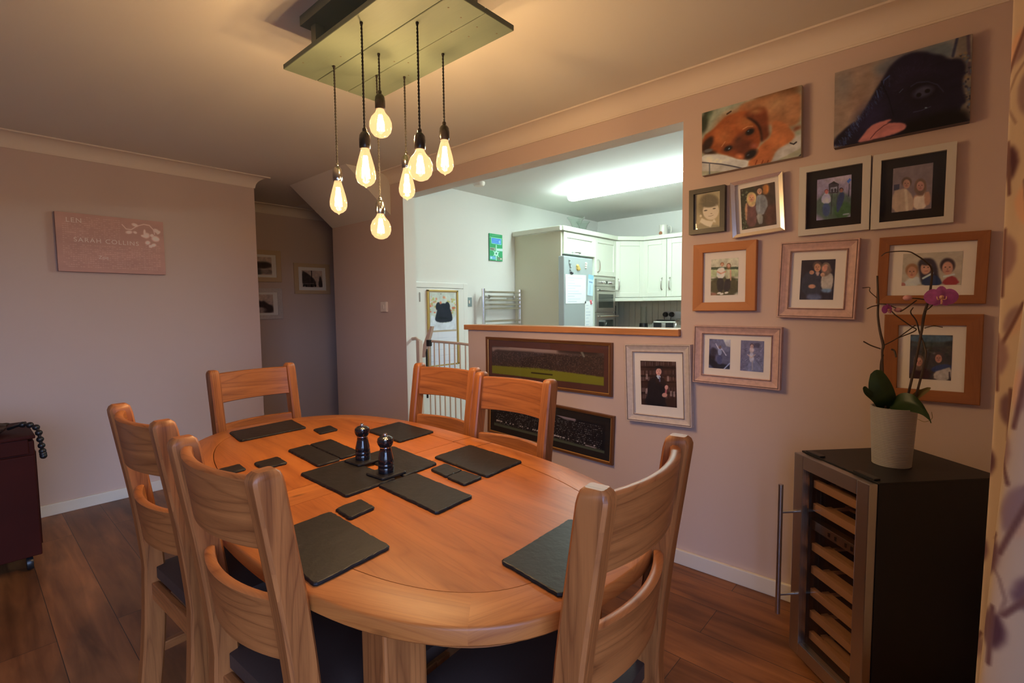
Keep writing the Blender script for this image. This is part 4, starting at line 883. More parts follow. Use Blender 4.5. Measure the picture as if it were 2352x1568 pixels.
qb.rect(615, 1020, 665, 1065, (64, 56, 68), .8); qb.poly([(520, 1290), (580, 1180), (640, 1180), (700, 1300)], (120, 108, 122), 2, a=.7); qb.poly([(570, 1110), (610, 1105), (615, 1200), (570, 1200)], (176, 150, 146), 1); qb.poly([(572, 1060), (612, 1060), (612, 1110), (572, 1110)], (186, 146, 134), 1); qb.face(594, 1048, 18, (180, 130, 116), (90, 62, 62)); qb.line([(555, 1130), (590, 1160), (625, 1130)], 9, (180, 136, 120)); qb.line([(598, 1190), (600, 1275)], 12, (156, 126, 120)); qb.noise(.1, 10)
frame('R', (-.730, 1.070), (.380, .273), (.294, .191), (0, 0), .030, m_pink, 'scoop', 'wide pink frame holding two small bluish photographs side by side', [(-.073, .005, .096, .137, qa), (.069, .004, .097, .138, qb)], -.5, None, None, True, m_pinkd)

q = Pic([(1632, 502), (1952, 515), (1965, 932), (1643, 898)], 110, 140, (54, 30, 24), KR)
for y0 in (560, 640, 690, 790): q.line([(1632, y0), (1960, y0+12)], 10, (30, 16, 14))
for yb in (555, 635, 690, 790, 850):
    for x in range(1640, 1960, 9):
        q.line([(x, yb-40), (x, yb-8)], 7, random.choice([(84, 46, 34), (66, 36, 30), (100, 60, 46), (58, 30, 28), (130, 92, 78)]), .6)
for x, y in ((1690, 645), (1688, 775), (1910, 800), (1938, 805), (1882, 665)): q.rect(x-9, y-22, x+9, y+26, (160, 118, 100), .7)
q.poly([(1700, 700), (1730, 660), (1780, 640), (1830, 650), (1865, 690), (1870, 800), (1850, 860), (1880, 925), (1660, 905), (1700, 800)], (26, 20, 22), 1); q.poly([(1770, 630), (1800, 680), (1822, 640)], (180, 160, 156)); q.line([(1806, 655), (1808, 690)], 12, (90, 84, 100)); q.face(1797, 598, 32, (196, 124, 100), (44, 28, 26)); q.poly([(1755, 562), (1800, 545), (1845, 562), (1800, 578)], (22, 16, 18))
q.line([(1868, 735), (1862, 800)], 18, (170, 80, 76)); q.ell(1852, 815, 24, 20, (186, 116, 92)); q.ell(1868, 745, 16, 20, (190, 120, 98)); q.noise(.08, 12)
frame('R', (-1.104, .905), (.353, .405), (.263, .322), (0, 0), .030, m_greyw, 'scoop', 'greyish white worn frame with a graduate in a black gown', [(0, .002, .192, .230, q)], 2.0, None, None, True, m_pinkd)

def crowd(q, top, bot, n, cols, rows):
    for r_ in range(rows):
        f = r_/(rows-1)
        for k in range(n):
            u = (k+.5*(r_ % 2))/n; x = top[0][0]+(top[1][0]-top[0][0])*u; yt = top[0][1]+(top[1][1]-top[0][1])*u; yb = bot[0][1]+(bot[1][1]-bot[0][1])*u
            y = yt+(yb-yt)*f; q.ell(x+random.uniform(-2, 2), y+random.uniform(-2, 2), 2.9, 3.4, random.choice(cols), soft=.6, a=.75)
q = Pic([(292, 372), (1302, 438), (1308, 735), (305, 615)], 340, 90, (58, 36, 26), KR)
q.poly([(290, 365), (1310, 435), (1310, 470), (800, 440), (560, 415), (400, 410), (330, 400), (300, 430)], (138, 96, 76), 2); q.poly([(880, 400), (1310, 435), (1310, 480), (880, 440)], (50, 32, 24), 4)
q.poly([(300, 545), (700, 570), (1308, 655), (1308, 735), (305, 615)], (112, 92, 22), 1, ch=0)
crowd(q, [(305, 430), (1300, 460)], [(0, 540), (0, 640)], 105, [(86, 52, 36), (116, 78, 58), (40, 24, 20), (58, 34, 26), (30, 20, 18), (74, 46, 34)], 13)
q.line([(655, 612), (838, 632)], 12, (46, 28, 14)); q.line([(1100, 430), (1120, 465)], 20, (130, 110, 84), .7)
frame('R', (-1.852, .958), (.964, .297), (.918, .262), (0, 0), .020, m_goldframe, 'thin', 'long dark brown frame with a panoramic crowd photo, upper of the pair', [(-.002, -.003, .859, .182, q)], -.2, m_bmount2)
q = Pic([(325, 870), (1322, 1090), (1325, 1350), (328, 1080)], 340, 90, (24, 18, 17), KR)
q.poly([(325, 1055), (1325, 1325), (1325, 1350), (328, 1082)], (70, 62, 42), 1, ch=0); q.poly([(860, 985), (1050, 1010), (1050, 1050), (940, 1025)], (130, 96, 88), 1, ch=0)
crowd(q, [(345, 915), (1300, 1105)], [(0, 1050), (0, 1310)], 95, [(126, 96, 80), (60, 44, 38), (30, 22, 20), (160, 128, 108), (84, 60, 50), (22, 16, 16)], 12)
for i in range(46): u = random.choice([random.uniform(.34, .6), random.uniform(0, 1)]); q.ell(345+950*u, 1035+258*u, 6, 6, (178, 140, 118), soft=.6)
q.line([(1150, 1270), (1240, 1296)], 12, (176, 130, 110), .7)
frame('R', (-1.841, .583), (.964, .277), (.918, .243), (0, 0), .020, m_goldframe, 'thin', 'long dark brown frame with a crowd photo on black, lower of the pair', [(-.002, -.004, .852, .160, q)], -2.2, m_bmount)
# thin gilt slip round both panoramic frames
for o in [o for o in bpy.data.objects if o.get('label', '').startswith('long dark brown frame')]:
    h_ = .262 if 'upper' in o['label'] else .243; bm = bmn(); moulding(bm, .930, h_+.012, .918, h_, [(0, .012), (.5, .0155), (1, .013), (1, .01)]); ob('gilt_slip', bm, m_gold, o)
# --- hall pictures
def town(quad, seed):
    random.seed(seed); q = Pic(quad, 70, 60, (168, 150, 140), (1.6, 1.6, 1.6)); return q
q = town([(952, 572), (1288, 585), (1288, 850), (960, 850)], 1)
q.poly([(955, 575), (1010, 600), (1090, 660), (1180, 740), (1190, 850), (960, 850)], (60, 52, 50), 1); q.line([(1115, 580), (1120, 850)], 16, (40, 34, 34)); q.poly([(1215, 850), (1245, 660), (1270, 690), (1290, 780), (1288, 850)], (56, 48, 46), 1); q.line([(970, 800), (1150, 790)], 10, (150, 134, 126), .6)
for x in (985, 1020, 1110, 1175): q.ell(x, 825, 12, 22, (24, 20, 20))
q.noise(.1, 10)
frame('H', (2.634, 1.642), (.407, .331), (.312, .251), (0, 0), .020, m_cream, 'flat', 'cream frame with an old town street photo, right in the hallway', [(0, 0, .232, .182, q)], .3)
q = town([(0, 0), (100, 0), (100, 100), (0, 100)], 2)
q.poly([(0, 20), (40, 30), (70, 24), (100, 34), (100, 62), (0, 70)], (56, 46, 44), 2); q.poly([(0, 70), (60, 66), (60, 100), (0, 100)], (64, 58, 56), 2); q.ell(80, 82, 28, 14, (120, 108, 104), 0, .5); q.noise(.1, 10)
frame('H', (2.085, 1.755), (.42, .325), (.325, .232), (0, 0), .020, m_cream, 'flat', 'cream frame half hidden by the wall edge, upper in the hallway', [(0, 0, .235, .182, q)], .5)
q = town([(0, 0), (100, 0), (100, 100), (0, 100)], 3)
q.poly([(0, 30), (30, 24), (50, 40), (55, 30), (80, 52), (100, 62), (100, 100), (60, 100), (40, 70), (0, 60)], (52, 42, 42), 2); q.ell(40, 82, 26, 14, (140, 124, 118), 0, .5); q.ell(88, 44, 10, 10, (170, 150, 144), 0, .5); q.noise(.1, 10)
frame('H', (2.085, 1.368), (.42, .318), (.325, .235), (0, 0), .020, m_greyw, 'flat', 'grey frame half hidden by the wall edge, lower in the hallway', [(0, 0, .235, .190, q)], .8)
random.seed(21)
# ------------------------------------------------------------------ dining table
TX, TY, TA, TB, TH, TN = .919, 1.474, .503, 1.000, -.086, 2.727
TZ = .757
def outline(a, b, n=2.727, k=96):
    P = []
    for i in range(k):
        t_ = 2*PI*i/k; c, s_ = math.cos(t_), math.sin(t_)
        P.append((a*math.copysign(abs(c)**(2/n), c), b*math.copysign(abs(s_)**(2/n), s_)))
    return P
def resample(P, n):
    P = P+[P[0]]; L = [0]
    for p, q_ in zip(P, P[1:]): L.append(L[-1]+math.hypot(q_[0]-p[0], q_[1]-p[1]))
    R = []; j = 0
    for i in range(n):
        d = L[-1]*i/n
        while L[j+1] < d: j += 1
        f = (d-L[j])/(L[j+1]-L[j]+1e-12); R.append((P[j][0]+(P[j+1][0]-P[j][0])*f, P[j][1]+(P[j+1][1]-P[j][1])*f))
    return R
table = thing('dining_table', 'large oval oak dining table in the middle of the room', 'table', (TX, TY, 0), TH)
NS = 144
outer = resample(outline(TA, TB), NS)
def offset_in(P, d):
    R = []; n_ = len(P)
    for i in range(n_):
        a, b = P[i-1], P[(i+1) % n_]; tx, ty = b[0]-a[0], b[1]-a[1]; L = math.hypot(tx, ty); R.append((P[i][0]-ty/L*d, P[i][1]+tx/L*d))
    return R
inner = offset_in(outer, .104); groove = offset_in(outer, .1065)
# rim of butted segments
bm = bmn(); ly = bm.loops.layers.uv.new('grain')
lo = offset_in(outer, .010)
ringsz = [(outer, TZ-.006), (offset_in(outer, .002), TZ-.002), (offset_in(outer, .006), TZ)]
R_in = [bm.verts.new((*p, TZ)) for p in inner]; rr = [[bm.verts.new((*p, z)) for p in P] for P, z in ringsz]
rb = [bm.verts.new((*p, TZ-.032)) for p in outer]; rl = [bm.verts.new((*p, TZ-.038)) for p in offset_in(outer, .006)]; rbi = [bm.verts.new((*p, TZ-.038)) for p in inner]; rgi = [bm.verts.new((*p, TZ-.003)) for p in inner]
seq = [rbi, rl, rb, rr[0], rr[1], rr[2], R_in, rgi]
NSEG = 14; segof = lambda i: int((i+4) % NS*NSEG/NS)
seg_dir = {}
for sg in range(NSEG):
    a, b = outer[int(math.ceil(sg*NS/NSEG)-4) % NS], outer[int(math.ceil((sg+1)*NS/NSEG)-4) % NS]
    L = math.hypot(b[0]-a[0], b[1]-a[1]); seg_dir[sg] = ((b[0]-a[0])/L, (b[1]-a[1])/L, random.random()*9, random.random()*9)
for k in range(len(seq)-1):
    for i in range(NS):
        j = (i+1) % NS; f = bm.faces.new((seq[k][i], seq[k][j], seq[k+1][j], seq[k+1][i])); dx, dy, ou, ov = seg_dir[segof(i)]
        for lp in f.loops: c = lp.vert.co; lp[ly].uv = (c.x*dx+c.y*dy+ou, -c.x*dy+c.y*dx+ov+(c.z-TZ))
ob('table_rim', bm, m_rim, table, smooth=True)
# inner panels: near half, leaf strip, far half (seams across)
def clip_poly(P, y0, y1):
    def half(P, f):
        R = []
        for i in range(len(P)):
            a, b = P[i-1], P[i]; fa, fb = f(a), f(b)
            if (fa >= 0) != (fb >= 0): t_ = fa/(fa-fb); R.append((a[0]+(b[0]-a[0])*t_, a[1]+(b[1]-a[1])*t_))
            if fb >= 0: R.append(b)
        return R
    return half(half(P, lambda p: p[1]-y0-.12*(p[0])), lambda p: y1+.12*p[0]-p[1])
for nm, y0, y1, ax in (('tabletop', -2, -.113, 'y'), ('table_leaf', -.111, .009, 'x'), ('tabletop', .011, 2, 'y')):
    bm = bmn(); P = clip_poly(groove, y0, y1); prism(bm, P, TZ-.035, TZ-.0004)
    ob(nm, bm, m_rim if ax == 'x' else m_top, table, grain=ax)
# dark seams across the rim
bm = bmn()
for ys in (-.112, .010):
    for sd in (-1, 1):
        x0, x1 = sorted((sd*.396, sd*.502)); bx(bm, x0, ys+.12*sd*.45-.0012, TZ-.037, x1, ys+.12*sd*.45+.0012, TZ+.0004)
ob('rim_seam', bm, M('dark_seam_line', (.05, .02, .01), .8), table)
# apron and brackets
bm = bmn(); ap = offset_in(outer, .085); api = offset_in(outer, .107)
for i in range(NS):
    j = (i+1) % NS
    v = [bm.verts.new((*p, z)) for p, z in ((ap[i], .66), (ap[j], .66), (ap[j], TZ-.038), (ap[i], TZ-.038), (api[i], .66), (api[j], .66), (api[j], TZ-.038), (api[i], TZ-.038))]
    for f in ((0, 1, 2, 3), (5, 4, 7, 6), (1, 0, 4, 5)): bm.faces.new([v[q_] for q_ in f])
ob('apron', bm, m_oak, table, grain='y')
for sx_ in (-1, 1):
    for sy_ in (-1, 1):
        bm = bmn(); cx_, cy_ = sx_*.302, (-.668 if sy_ < 0 else .700); bx(bm, cx_-.048, cy_-.048, 0, cx_+.048, cy_+.048, TZ-.038, .006)
        lg = ob('leg', bm, m_oak, table, grain='z')
        bm = bmn()
        for (dx, dy) in ((-sx_, 0), (sx_, 0), (0, -sy_), (0, sy_)):
            pts = [(.04, TZ-.038), (.16, TZ-.038), (.16, .690), (.10, .665), (.065, .62), (.048, .55), (.04, .55)]
            if dx == sx_ or dy == sy_: pts = [(.04, TZ-.038), (.085, TZ-.038), (.085, .705), (.048, .66), (.04, .66)]
            t_ = bmesh.new(); prism(t_, pts, -.014, .014); t_.transform(Matrix.Rotation(PI/2, 4, 'X'))
            add(bm, t_, Matrix.Translation((cx_, cy_, 0)) @ Matrix.Rotation(math.atan2(dy, dx), 4, 'Z'))
        ob('bracket', bm, m_oak, lg, grain='z')

# ------------------------------------------------------------------ chairs
def make_chair(label):
    t = thing('dining_chair', label, 'chair', (0, 0, 0), 0, None)
    PX = .192
    def post(x):
        bm = bmn(); P = [(-.232, 0), (-.205, .22), (-.192, .44), (-.196, .55), (-.213, .72), (-.236, .88), (-.252, .990)]
        P = catmull([(0, y, z) for y, z in P], 3); secs = []
        for i, p in enumerate(P):
            w_ = .0225 if p.z > .5 else .022; d_ = .028 if p.z > .45 else .030
            c_ = .006
            secs.append([(x+a, p.y+b, p.z) for a, b in ((-w_, -d_+c_), (-w_+c_, -d_), (w_-c_, -d_), (w_, -d_+c_), (w_, d_-c_), (w_-c_, d_), (-w_+c_, d_), (-w_, d_-c_))])
        for dz, k in ((.012, .96), (.022, .84), (.028, .60)):
            p = P[-1]; secs.append([(x+(q_[0]-x)*k, p.y-.002+(q_[1]-p.y)*k, p.z+dz) for q_ in secs[len(P)-1]])
        sweep(bm, None, secs); return bm
    for s_ in (-1, 1): ob('rear_post', post(s_*PX), m_oak, t, smooth=True, grain='z')
    def slat(z0, z1, yb, lean):
        bm = bmn(); secs = []; n_ = 17
        for i in range(n_):
            u = -1+2*i/(n_-1); x = u*(PX-.012); bow = -.040*(1-u*u); th = .011
            zc = 0
            secs.append([(x, yb+bow-th+lean*0, z0+.003), (x, yb+bow-th-lean, z1-.004), (x, yb+bow-lean-th*.5, z1), (x, yb+bow-lean+th*.5, z1), (x, yb+bow+th-lean, z1-.004), (x, yb+bow+th, z0+.003), (x, yb+bow+th*.5, z0), (x, yb+bow-th*.5, z0)])
        sweep(bm, None, secs); return bm
    ob('back_slat', slat(.858, 1.000, -.232, .018), m_oak, t, smooth=True, grain='x')
    ob('back_slat', slat(.625, .757, -.200, .015), m_oak, t, smooth=True, grain='x')
    for s_ in (-1, 1):
        bm = bmn(); bx(bm, s_*.180-.022, .140, 0, s_*.180+.022, .184, .430, .004); ob('front_leg', bm, m_oak, t, grain='z')
        ob('side_rail', box(s_*.185-.013, -.18, .375, s_*.185+.013, .142, .430, .003), m_oak, t, grain='y')
        ob('stretcher', box(s_*.185-.010, -.20, .185, s_*.185+.010, .142, .215, .003), m_oak, t, grain='y')
    ob('front_rail', box(-.165, .152, .375, .165, .176, .430, .003), m_oak, t, grain='x'); ob('back_rail', box(-.175, -.205, .375, .175, -.185, .430, .003), m_oak, t, grain='x')
    ob('cross_stretcher', box(-.180, -.02, .188, .180, .0, .212, .003), m_oak, t, grain='x')
    # padded seat
    bm = bmn(); n_ = 12; V = []
    for j in range(n_+1):
        row = []
        for i in range(n_+1):
            u, v = -1+2*i/n_, -1+2*j/n_; hw = .201+.003*v
            dome = .016*(1-abs(u)**4)*(1-abs(v)**4)
            row.append(bm.verts.new((u*hw, -.002+v*.190, .466+dome)))
        V.append(row)
    for j in range(n_):
        for i in range(n_): bm.faces.new((V[j][i], V[j][i+1], V[j+1][i+1], V[j+1][i]))
    bd = [V[0][i] for i in range(n_+1)]+[V[j][n_] for j in range(1, n_+1)]+[V[n_][i] for i in range(n_-1, -1, -1)]+[V[j][0] for j in range(n_-1, 0, -1)]
    prev = bd
    for k, (g, z) in enumerate(((1.012, .458), (1.012, .440), (.99, .431))):
        cur = [bm.verts.new((b_.co.x*g, -.002+(b_.co.y+.002)*g, z)) for b_ in bd]
        for i in range(len(bd)): j = (i+1) % len(bd); bm.faces.new((prev[j], prev[i], cur[i], cur[j]))
        prev = cur
    bm.faces.new(prev)
    for v in bm.verts:          # the pad narrows to pass between the posts
        if v.co.y < -.165: v.co.x = max(-.167, min(.167, v.co.x))
        v.co.y = max(v.co.y, -.190); v.co.z += .012
    ob('seat', bm, m_leather, t, smooth=True)
    return t
CH = [  # post-top midpoint x,y, facing angle (direction the sitter looks), label
 ((.846, .422), 4.5, 'oak ladder-back chair nearest the wine cooler, seen from behind at the lower right'),
 ((.335, 1.095), -86.5, 'oak ladder-back chair at the left side of the table, nearest the camera'),
 ((.328, 1.715), -86.5, 'oak ladder-back chair at the far left side of the table, behind the nearest one'),
 ((.985, 2.640), 186.3, 'oak ladder-back chair at the far end of the table by the back wall'),
 ((1.612, 1.880), 94.5, 'oak ladder-back chair in front of the safety gate'),
 ((1.535, 1.360), 89.5, 'oak ladder-back chair in front of the crowd photographs')]
first = None
for (mx, my), deg, lab in CH:
    rz = math.radians(deg if deg in (4.5, 186.3) else deg)
    f = Vector((-math.sin(rz), math.cos(rz)))          # forward of the chair
    loc = (mx+f.x*.254, my+f.y*.254, 0)
    if first is None:
        first = make_chair(lab); first.location = loc; first.rotation_euler = (0, 0, rz); first['group'] = 'oak dining chairs around the table'
    else: dup(first, loc, rz, lab, 'oak dining chairs around the table')

# ------------------------------------------------------------------ slates
SL = {
 'slate placemat in front of the chairs on the right wall side, nearer one': [(1.124, 1.389), (1.316, 1.401), (1.290, 1.106), (1.097, 1.091)],
 'slate placemat nearest the camera on the left, beside the near left chair': [(.440, 1.205), (.634, 1.220), (.625, .931), (.435, .911)],
 'slate placemat in the centre group, pointing to the front right': [(.827, 1.292), (.971, 1.297), (.955, 1.006), (.811, .994)],
 'slate placemat at the far end of the table in front of the far chair': [(.773, 2.378), (1.066, 2.405), (1.038, 2.193), (.750, 2.180)],
 'slate placemat in front of the chair by the gate': [(1.181, 1.925), (1.374, 1.952), (1.362, 1.676), (1.165, 1.655)],
 'large slate placemat half under the nearest chair back, at the table front': [(.739, .698), (1.007, .707), (1.003, .513), (.718, .527)],
 'slate placemat in the centre group, leftmost of its far pair': [(.818, 1.893), (.905, 1.903), (.890, 1.625), (.800, 1.615)],
 'slate placemat in the centre group, right of the far pair': [(.909, 1.904), (1.004, 1.914), (.985, 1.645), (.895, 1.632)],
 'slate placemat in the centre group, under the left pepper mill side, front left': [(.721, 1.585), (.905, 1.605), (.900, 1.302), (.718, 1.285)],
 'slate placemat in the centre group, on the right towards the wall': [(.950, 1.600), (1.110, 1.618), (1.085, 1.320), (.930, 1.300)],
}
def slate(name, P, z0, th, label, cat, grp):
    cx_ = sum(p[0] for p in P)/4; cy_ = sum(p[1] for p in P)/4
    pts = []
    for i in range(4):
        a, b = Vector(P[i]), Vector(P[(i+1) % 4]); L = (b-a).length; nx_ = Vector((-(b-a).y, (b-a).x)).normalized(); k = max(6, int(L/.011)); c_ = .006/L
        for j in range(k):
            t_ = c_+(1-2*c_)*j/(k-1); p = a+(b-a)*t_+nx_*random.uniform(-.0012, .0010); pts.append((p.x-cx_, p.y-cy_))
    bm = bmn(); n_ = len(pts)
    def rg(d, z, jz=0): return [bm.verts.new((x*(1-d/math.hypot(x, y)), y*(1-d/math.hypot(x, y)), z+random.uniform(-jz, jz))) for x, y in pts]
    r_ = [rg(.001, 0), rg(0, th*.45, .0008), rg(.0022, th*.86, .0008), rg(.0050, th)]
    for a, b in zip(r_, r_[1:]):
        for i in range(n_): j = (i+1) % n_; bm.faces.new((a[i], a[j], b[j], b[i]))
    bm.faces.new(r_[-1]); bm.faces.new(r_[0][::-1])
    o = ob(name, bm, m_slate); o.location = (cx_, cy_, z0)
    tag(o, label, cat, grp); return o
for i, (lab, P) in enumerate(SL.items()): slate('slate_placemat', P[::-1], TZ+.0004, .0075, lab, 'placemat', 'slate placemats on the table')
CO = {
 'slate coaster beside the near left placemat': [(.650, 1.228), (.733, 1.236), (.727, 1.151), (.642, 1.139)],
 'slate coaster near the far end of the table, right of the far placemat': [(1.040, 2.134), (1.126, 2.142), (1.112, 2.043), (1.023, 2.036)],
 'slate coaster near the far left chair, behind a chair post': [(.668, 1.825), (.757, 1.835), (.748, 1.735), (.660, 1.728)],
 'slate coaster mostly hidden behind the near left chair slat': [(.560, 1.845), (.632, 1.852), (.625, 1.775), (.553, 1.768)],
 'slate coaster in the right-hand pair, farther one': [(1.027, 1.290), (1.100, 1.296), (1.090, 1.196), (1.012, 1.190)],
 'slate coaster in the right-hand pair, nearer one': [(1.010, 1.187), (1.089, 1.193), (1.085, 1.098), (1.001, 1.092)],
}
for lab, P in CO.items(): slate('slate_coaster', P[::-1], TZ+.0004, .0075, lab, 'coaster', 'slate coasters on the table')
def sq(cx_, cy_, s_, a): return [(cx_+s_*.5*(math.cos(a)*u-math.sin(a)*v), cy_+s_*.5*(math.sin(a)*u+math.cos(a)*v)) for u, v in ((-1, -1), (1, -1), (1, 1), (-1, 1))]
MILL = ((.926, 1.536, 'left'), (.900, 1.356, 'right'))
for x, y, sd in MILL:
    slate('slate_coaster', sq(x, y, .096, .04), TZ+.0085, .0075, 'slate coaster under the %s pepper mill' % sd, 'coaster', 'slate coasters on the table')
    t = thing('pepper_mill', 'small glossy black mill with silver knob, %s of the two' % ('farther left' if sd == 'left' else 'nearer right'), 'pepper mill', (x, y, TZ+.0162))
    bm = bmn(); lathe(bm, [(.0255, 0), (.0258, .014), (.0250, .016), (.0250, .018), (.0258, .020), (.0256, .026), (.0246, .028), (.0246, .030), (.0252, .032), (.0240, .045), (.0195, .066), (.0175, .078), (.0185, .080)], seg=36); ob('mill_body', bm, m_blk, t, smooth=True)
    bm = bmn(); lathe(bm, [(.0182, .080), (.0182, .0825)], seg=36); ob('collar', bm, m_chrome, t, smooth=True)
    bm = bmn(); lathe(bm, [(.0185, .0825), (.0235, .090), (.0265, .100), (.0245, .110), (.0165, .116), (.006, .118)], seg=36); ob('mill_head', bm, m_blk, t, smooth=True)
    bm = bmn(); lathe(bm, [(.005, .117), (.0065, .119), (.0065, .124), (.005, .126)], seg=20); ob('knob', bm, m_chrome, t, smooth=True)
# ------------------------------------------------------------------ pendant light
BX0, BX1, BY0, BY1, BZ = .865, 1.262, 1.100, 1.905, 2.200
t = thing('pendant_light', 'green-grey plank ceiling light with seven hanging filament bulbs', 'ceiling light', ((BX0+BX1)/2, (BY0+BY1)/2, ZC))
ox, oy = (BX0+BX1)/2, (BY0+BY1)/2; dz = BZ-ZC
pw = (BX1-BX0)/3
for i in range(3):
    ob('plank', box(BX0-ox+i*pw+.0012, BY0-oy, dz, BX0-ox+(i+1)*pw-.0012, BY1-oy, dz+.018, .0015, 1), m_board, t, grain='y')
bm = bmn()
for x, y in ((-.17, -.36), (-.03, -.34), (.03, -.33), (.10, -.33), (.17, -.35), (-.17, .3), (-.10, .16), (.05, .05), (.09, .02), (.06, -.25), (.12, -.27), (.15, .1)):
    lathe(bm, [(.0028, 0), (.0028, -.0008)], (x, y, dz), 10)
ob('nail_head', bm, M('rusty_nail', (.12, .09, .05), .6), t)
bm = bmn()
bx(bm, -.160, -.33, dz+.145, .155, .335, 0, .001)
ob('ceiling_plate', bm, m_boarddk, t)
for x in (-.115, .11):
    for y in (-.29, .29): ob('spacer', box(x-.017, y-.017, dz+.018, x+.017, y+.017, dz+.146, .001), m_boarddk, t)
ST = [(.0125, 0), (.0135, -.008), (.020, -.030), (.0275, -.058), (.0315, -.080), (.0310, -.095), (.026, -.108), (.016, -.117), (.005, -.122), (.0015, -.126)]
GL = [(.0125, 0), (.0135, -.006), (.020, -.018), (.032, -.032), (.0390, -.050), (.0395, -.066), (.035, -.082), (.024, -.095), (.010, -.101), (.002, -.102)]
PD = [(.981, 1.742, 388, 'S', 'chrome'), (.898, 1.420, 312, 'S', 'dark'), (1.043, 1.545, 225, 'G', 'dark'), (1.130, 1.692, 460, 'G', 'chrome'), (1.209, 1.623, 345, 'S', 'chrome'), (1.017, 1.292, 305, 'G', 'dark'), (1.197, 1.380, 272, 'S', 'dark')]
# lamp-holder top heights (from the hang of each flex)
HZ = [1.842, 1.873, 2.070, 1.735, 1.912, 1.870, 1.962]
for k, (x, y, _, kind, fin) in enumerate(PD):
    lx, ly_ = x-ox, y-oy; zt = HZ[k]-ZC; s_ = 1.0
    bm = bmn(); n_ = 60
    for ph in (0, PI):
        P = []
        for i in range(n_+1):
            f = i/n_; z = dz+(zt-dz)*f; a = ph+2*PI*(dz-zt)*f/.022; P.append((lx+.0017*math.cos(a)+.001*math.sin(f*9+k), ly_+.0017*math.sin(a), z))
        L_ = abs(dz-zt); n2 = max(24, int(L_/.0035)); P = []
        for i in range(n2+1):
            f = i/n2; z = dz+(zt-dz)*f; a = ph+2*PI*L_*f/.022; P.append((lx+.0017*math.cos(a), ly_+.0017*math.sin(a), z))
        tube(bm, P, .0021, 6)
    lathe(bm, [(.005, dz), (.005, dz-.006)], (lx, ly_, 0), 12)
    fx = ob('flex', bm, m_cord, t, smooth=True)
    h_ = .062; bm = bmn()
    lathe(bm, [(.0045, zt+.004), (.007, zt), (.007, zt-.008), (.0125, zt-.013), (.0165, zt-.020), (.0175, zt-.030), (.0180, zt-.031), (.0180, zt-h_+.006), (.0165, zt-h_)], (lx, ly_, 0), 28)
    ob('lamp_holder', bm, m_bakel if fin == 'dark' else M('smoked_chrome', (.42, .40, .38), .14, metal=1), t, smooth=True)
    zb = zt-h_+.004; bm = bmn(); lathe(bm, [(r, zb+z) for r, z in (ST if kind == 'S' else GL)], (lx, ly_, 0), 32); bl = ob('bulb', bm, m_bulbglass, t, smooth=True)
    # filament cage
    bm = bmn(); top, bot, rt, rb_ = (-.026, -.094, .0055, .0125) if kind == 'S' else (-.024, -.076, .0055, .0125); m_ = 10
    for i in range(m_):
        a0, a1 = 2*PI*i/m_, 2*PI*(i+.5)/m_, 
        tube(bm, [(lx+rt*math.cos(a0), ly_+rt*math.sin(a0), zb+top), (lx+rb_*math.cos(a1), ly_+rb_*math.sin(a1), zb+bot), (lx+rt*math.cos(a0+2*PI/m_), ly_+rt*math.sin(a0+2*PI/m_), zb+top)], .0017, 5, cap=False)
    ob('filament', bm, m_fil, bl)
    bm = bmn(); tube(bm, [(lx, ly_, zb-.002), (lx, ly_, zb+top-.01)], .003, 8); ob('glass_stem', bm, m_vase, bl)
    Lp = bpy.data.lights.new('bulb_light', 'POINT'); Lp.energy = BULB_W; Lp.color = BULB_C; Lp.shadow_soft_size = .014
    lo_ = bpy.data.objects.new('bulb_light', Lp); COL.objects.link(lo_); lo_.parent = t; lo_.location = (lx, ly_, zb+(-.066 if kind == 'S' else -.054))

# ------------------------------------------------------------------ wine cooler (turned diagonally in the corner)
CA = math.atan2(.409-.163, 2.0-1.77)            # direction of the door, from near edge to far edge
CWd = .337; CH_ = .770; CD = .44
# local: x along the door (0 = camera-right edge), y = depth away from the door
t = thing('wine_cooler', 'black wine cooler with a steel-framed glass door in the right corner', 'wine cooler', (1.77, .163, 0), CA)
# body goes to local -y (towards the corner)
bm = bmn(); W1 = .018
bx(bm, 0, -CD, .035, W1, -.03, CH_-.006, .002); bx(bm, CWd-W1, -CD, .035, CWd, -.03, CH_-.006, .002); bx(bm, W1, -CD, .035, CWd-W1, -CD+.02, CH_-.02); bx(bm, W1, -CD+.02, .035, CWd-W1, -.03, .07); bx(bm, W1, -CD+.02, CH_-.04, CWd-W1, -.03, CH_-.006)
ob('cooler_body', bm, m_cabin, t)
ob('cooler_top', box(-.002, -CD-.002, CH_-.006, CWd+.002, -.030, CH_, .002), m_cabin, t)
for x, y in ((.03, -.06), (CWd-.03, -.06), (.03, -CD+.03), (CWd-.03, -CD+.03)):
    bm = bmn(); lathe(bm, [(.015, 0), (.013, .036)], (x, y, 0), 14); ob('foot', bm, m_blkpl, t)
bm = bmn(); fw = .048
bx(bm, 0, -.028, .025, fw, 0, CH_-.004, .003); bx(bm, CWd-fw, -.028, .025, CWd, 0, CH_-.004, .003)
bx(bm, fw, -.028, .025, CWd-fw, 0, .025+fw, .002); bx(bm, fw, -.028, CH_-.004-fw, CWd-fw, 0, CH_-.004, .002)
dr = ob('door_frame', bm, m_steel, t)
ob('door_glass', box(fw, -.020, .073, CWd-fw, -.012, CH_-.052), m_doorglass, dr)
bm = bmn(); hx = CWd-.020; tube(bm, [(hx, .062, .172), (hx, .062, .655)], .0085, 14); tube(bm, [(hx, -.002, .243), (hx, .062, .243)], .005, 10); tube(bm, [(hx, -.002, .552), (hx, .062, .552)], .005, 10)
ob('handle', bm, m_steel, dr, smooth=True)
bm = bmn(); bm.free()
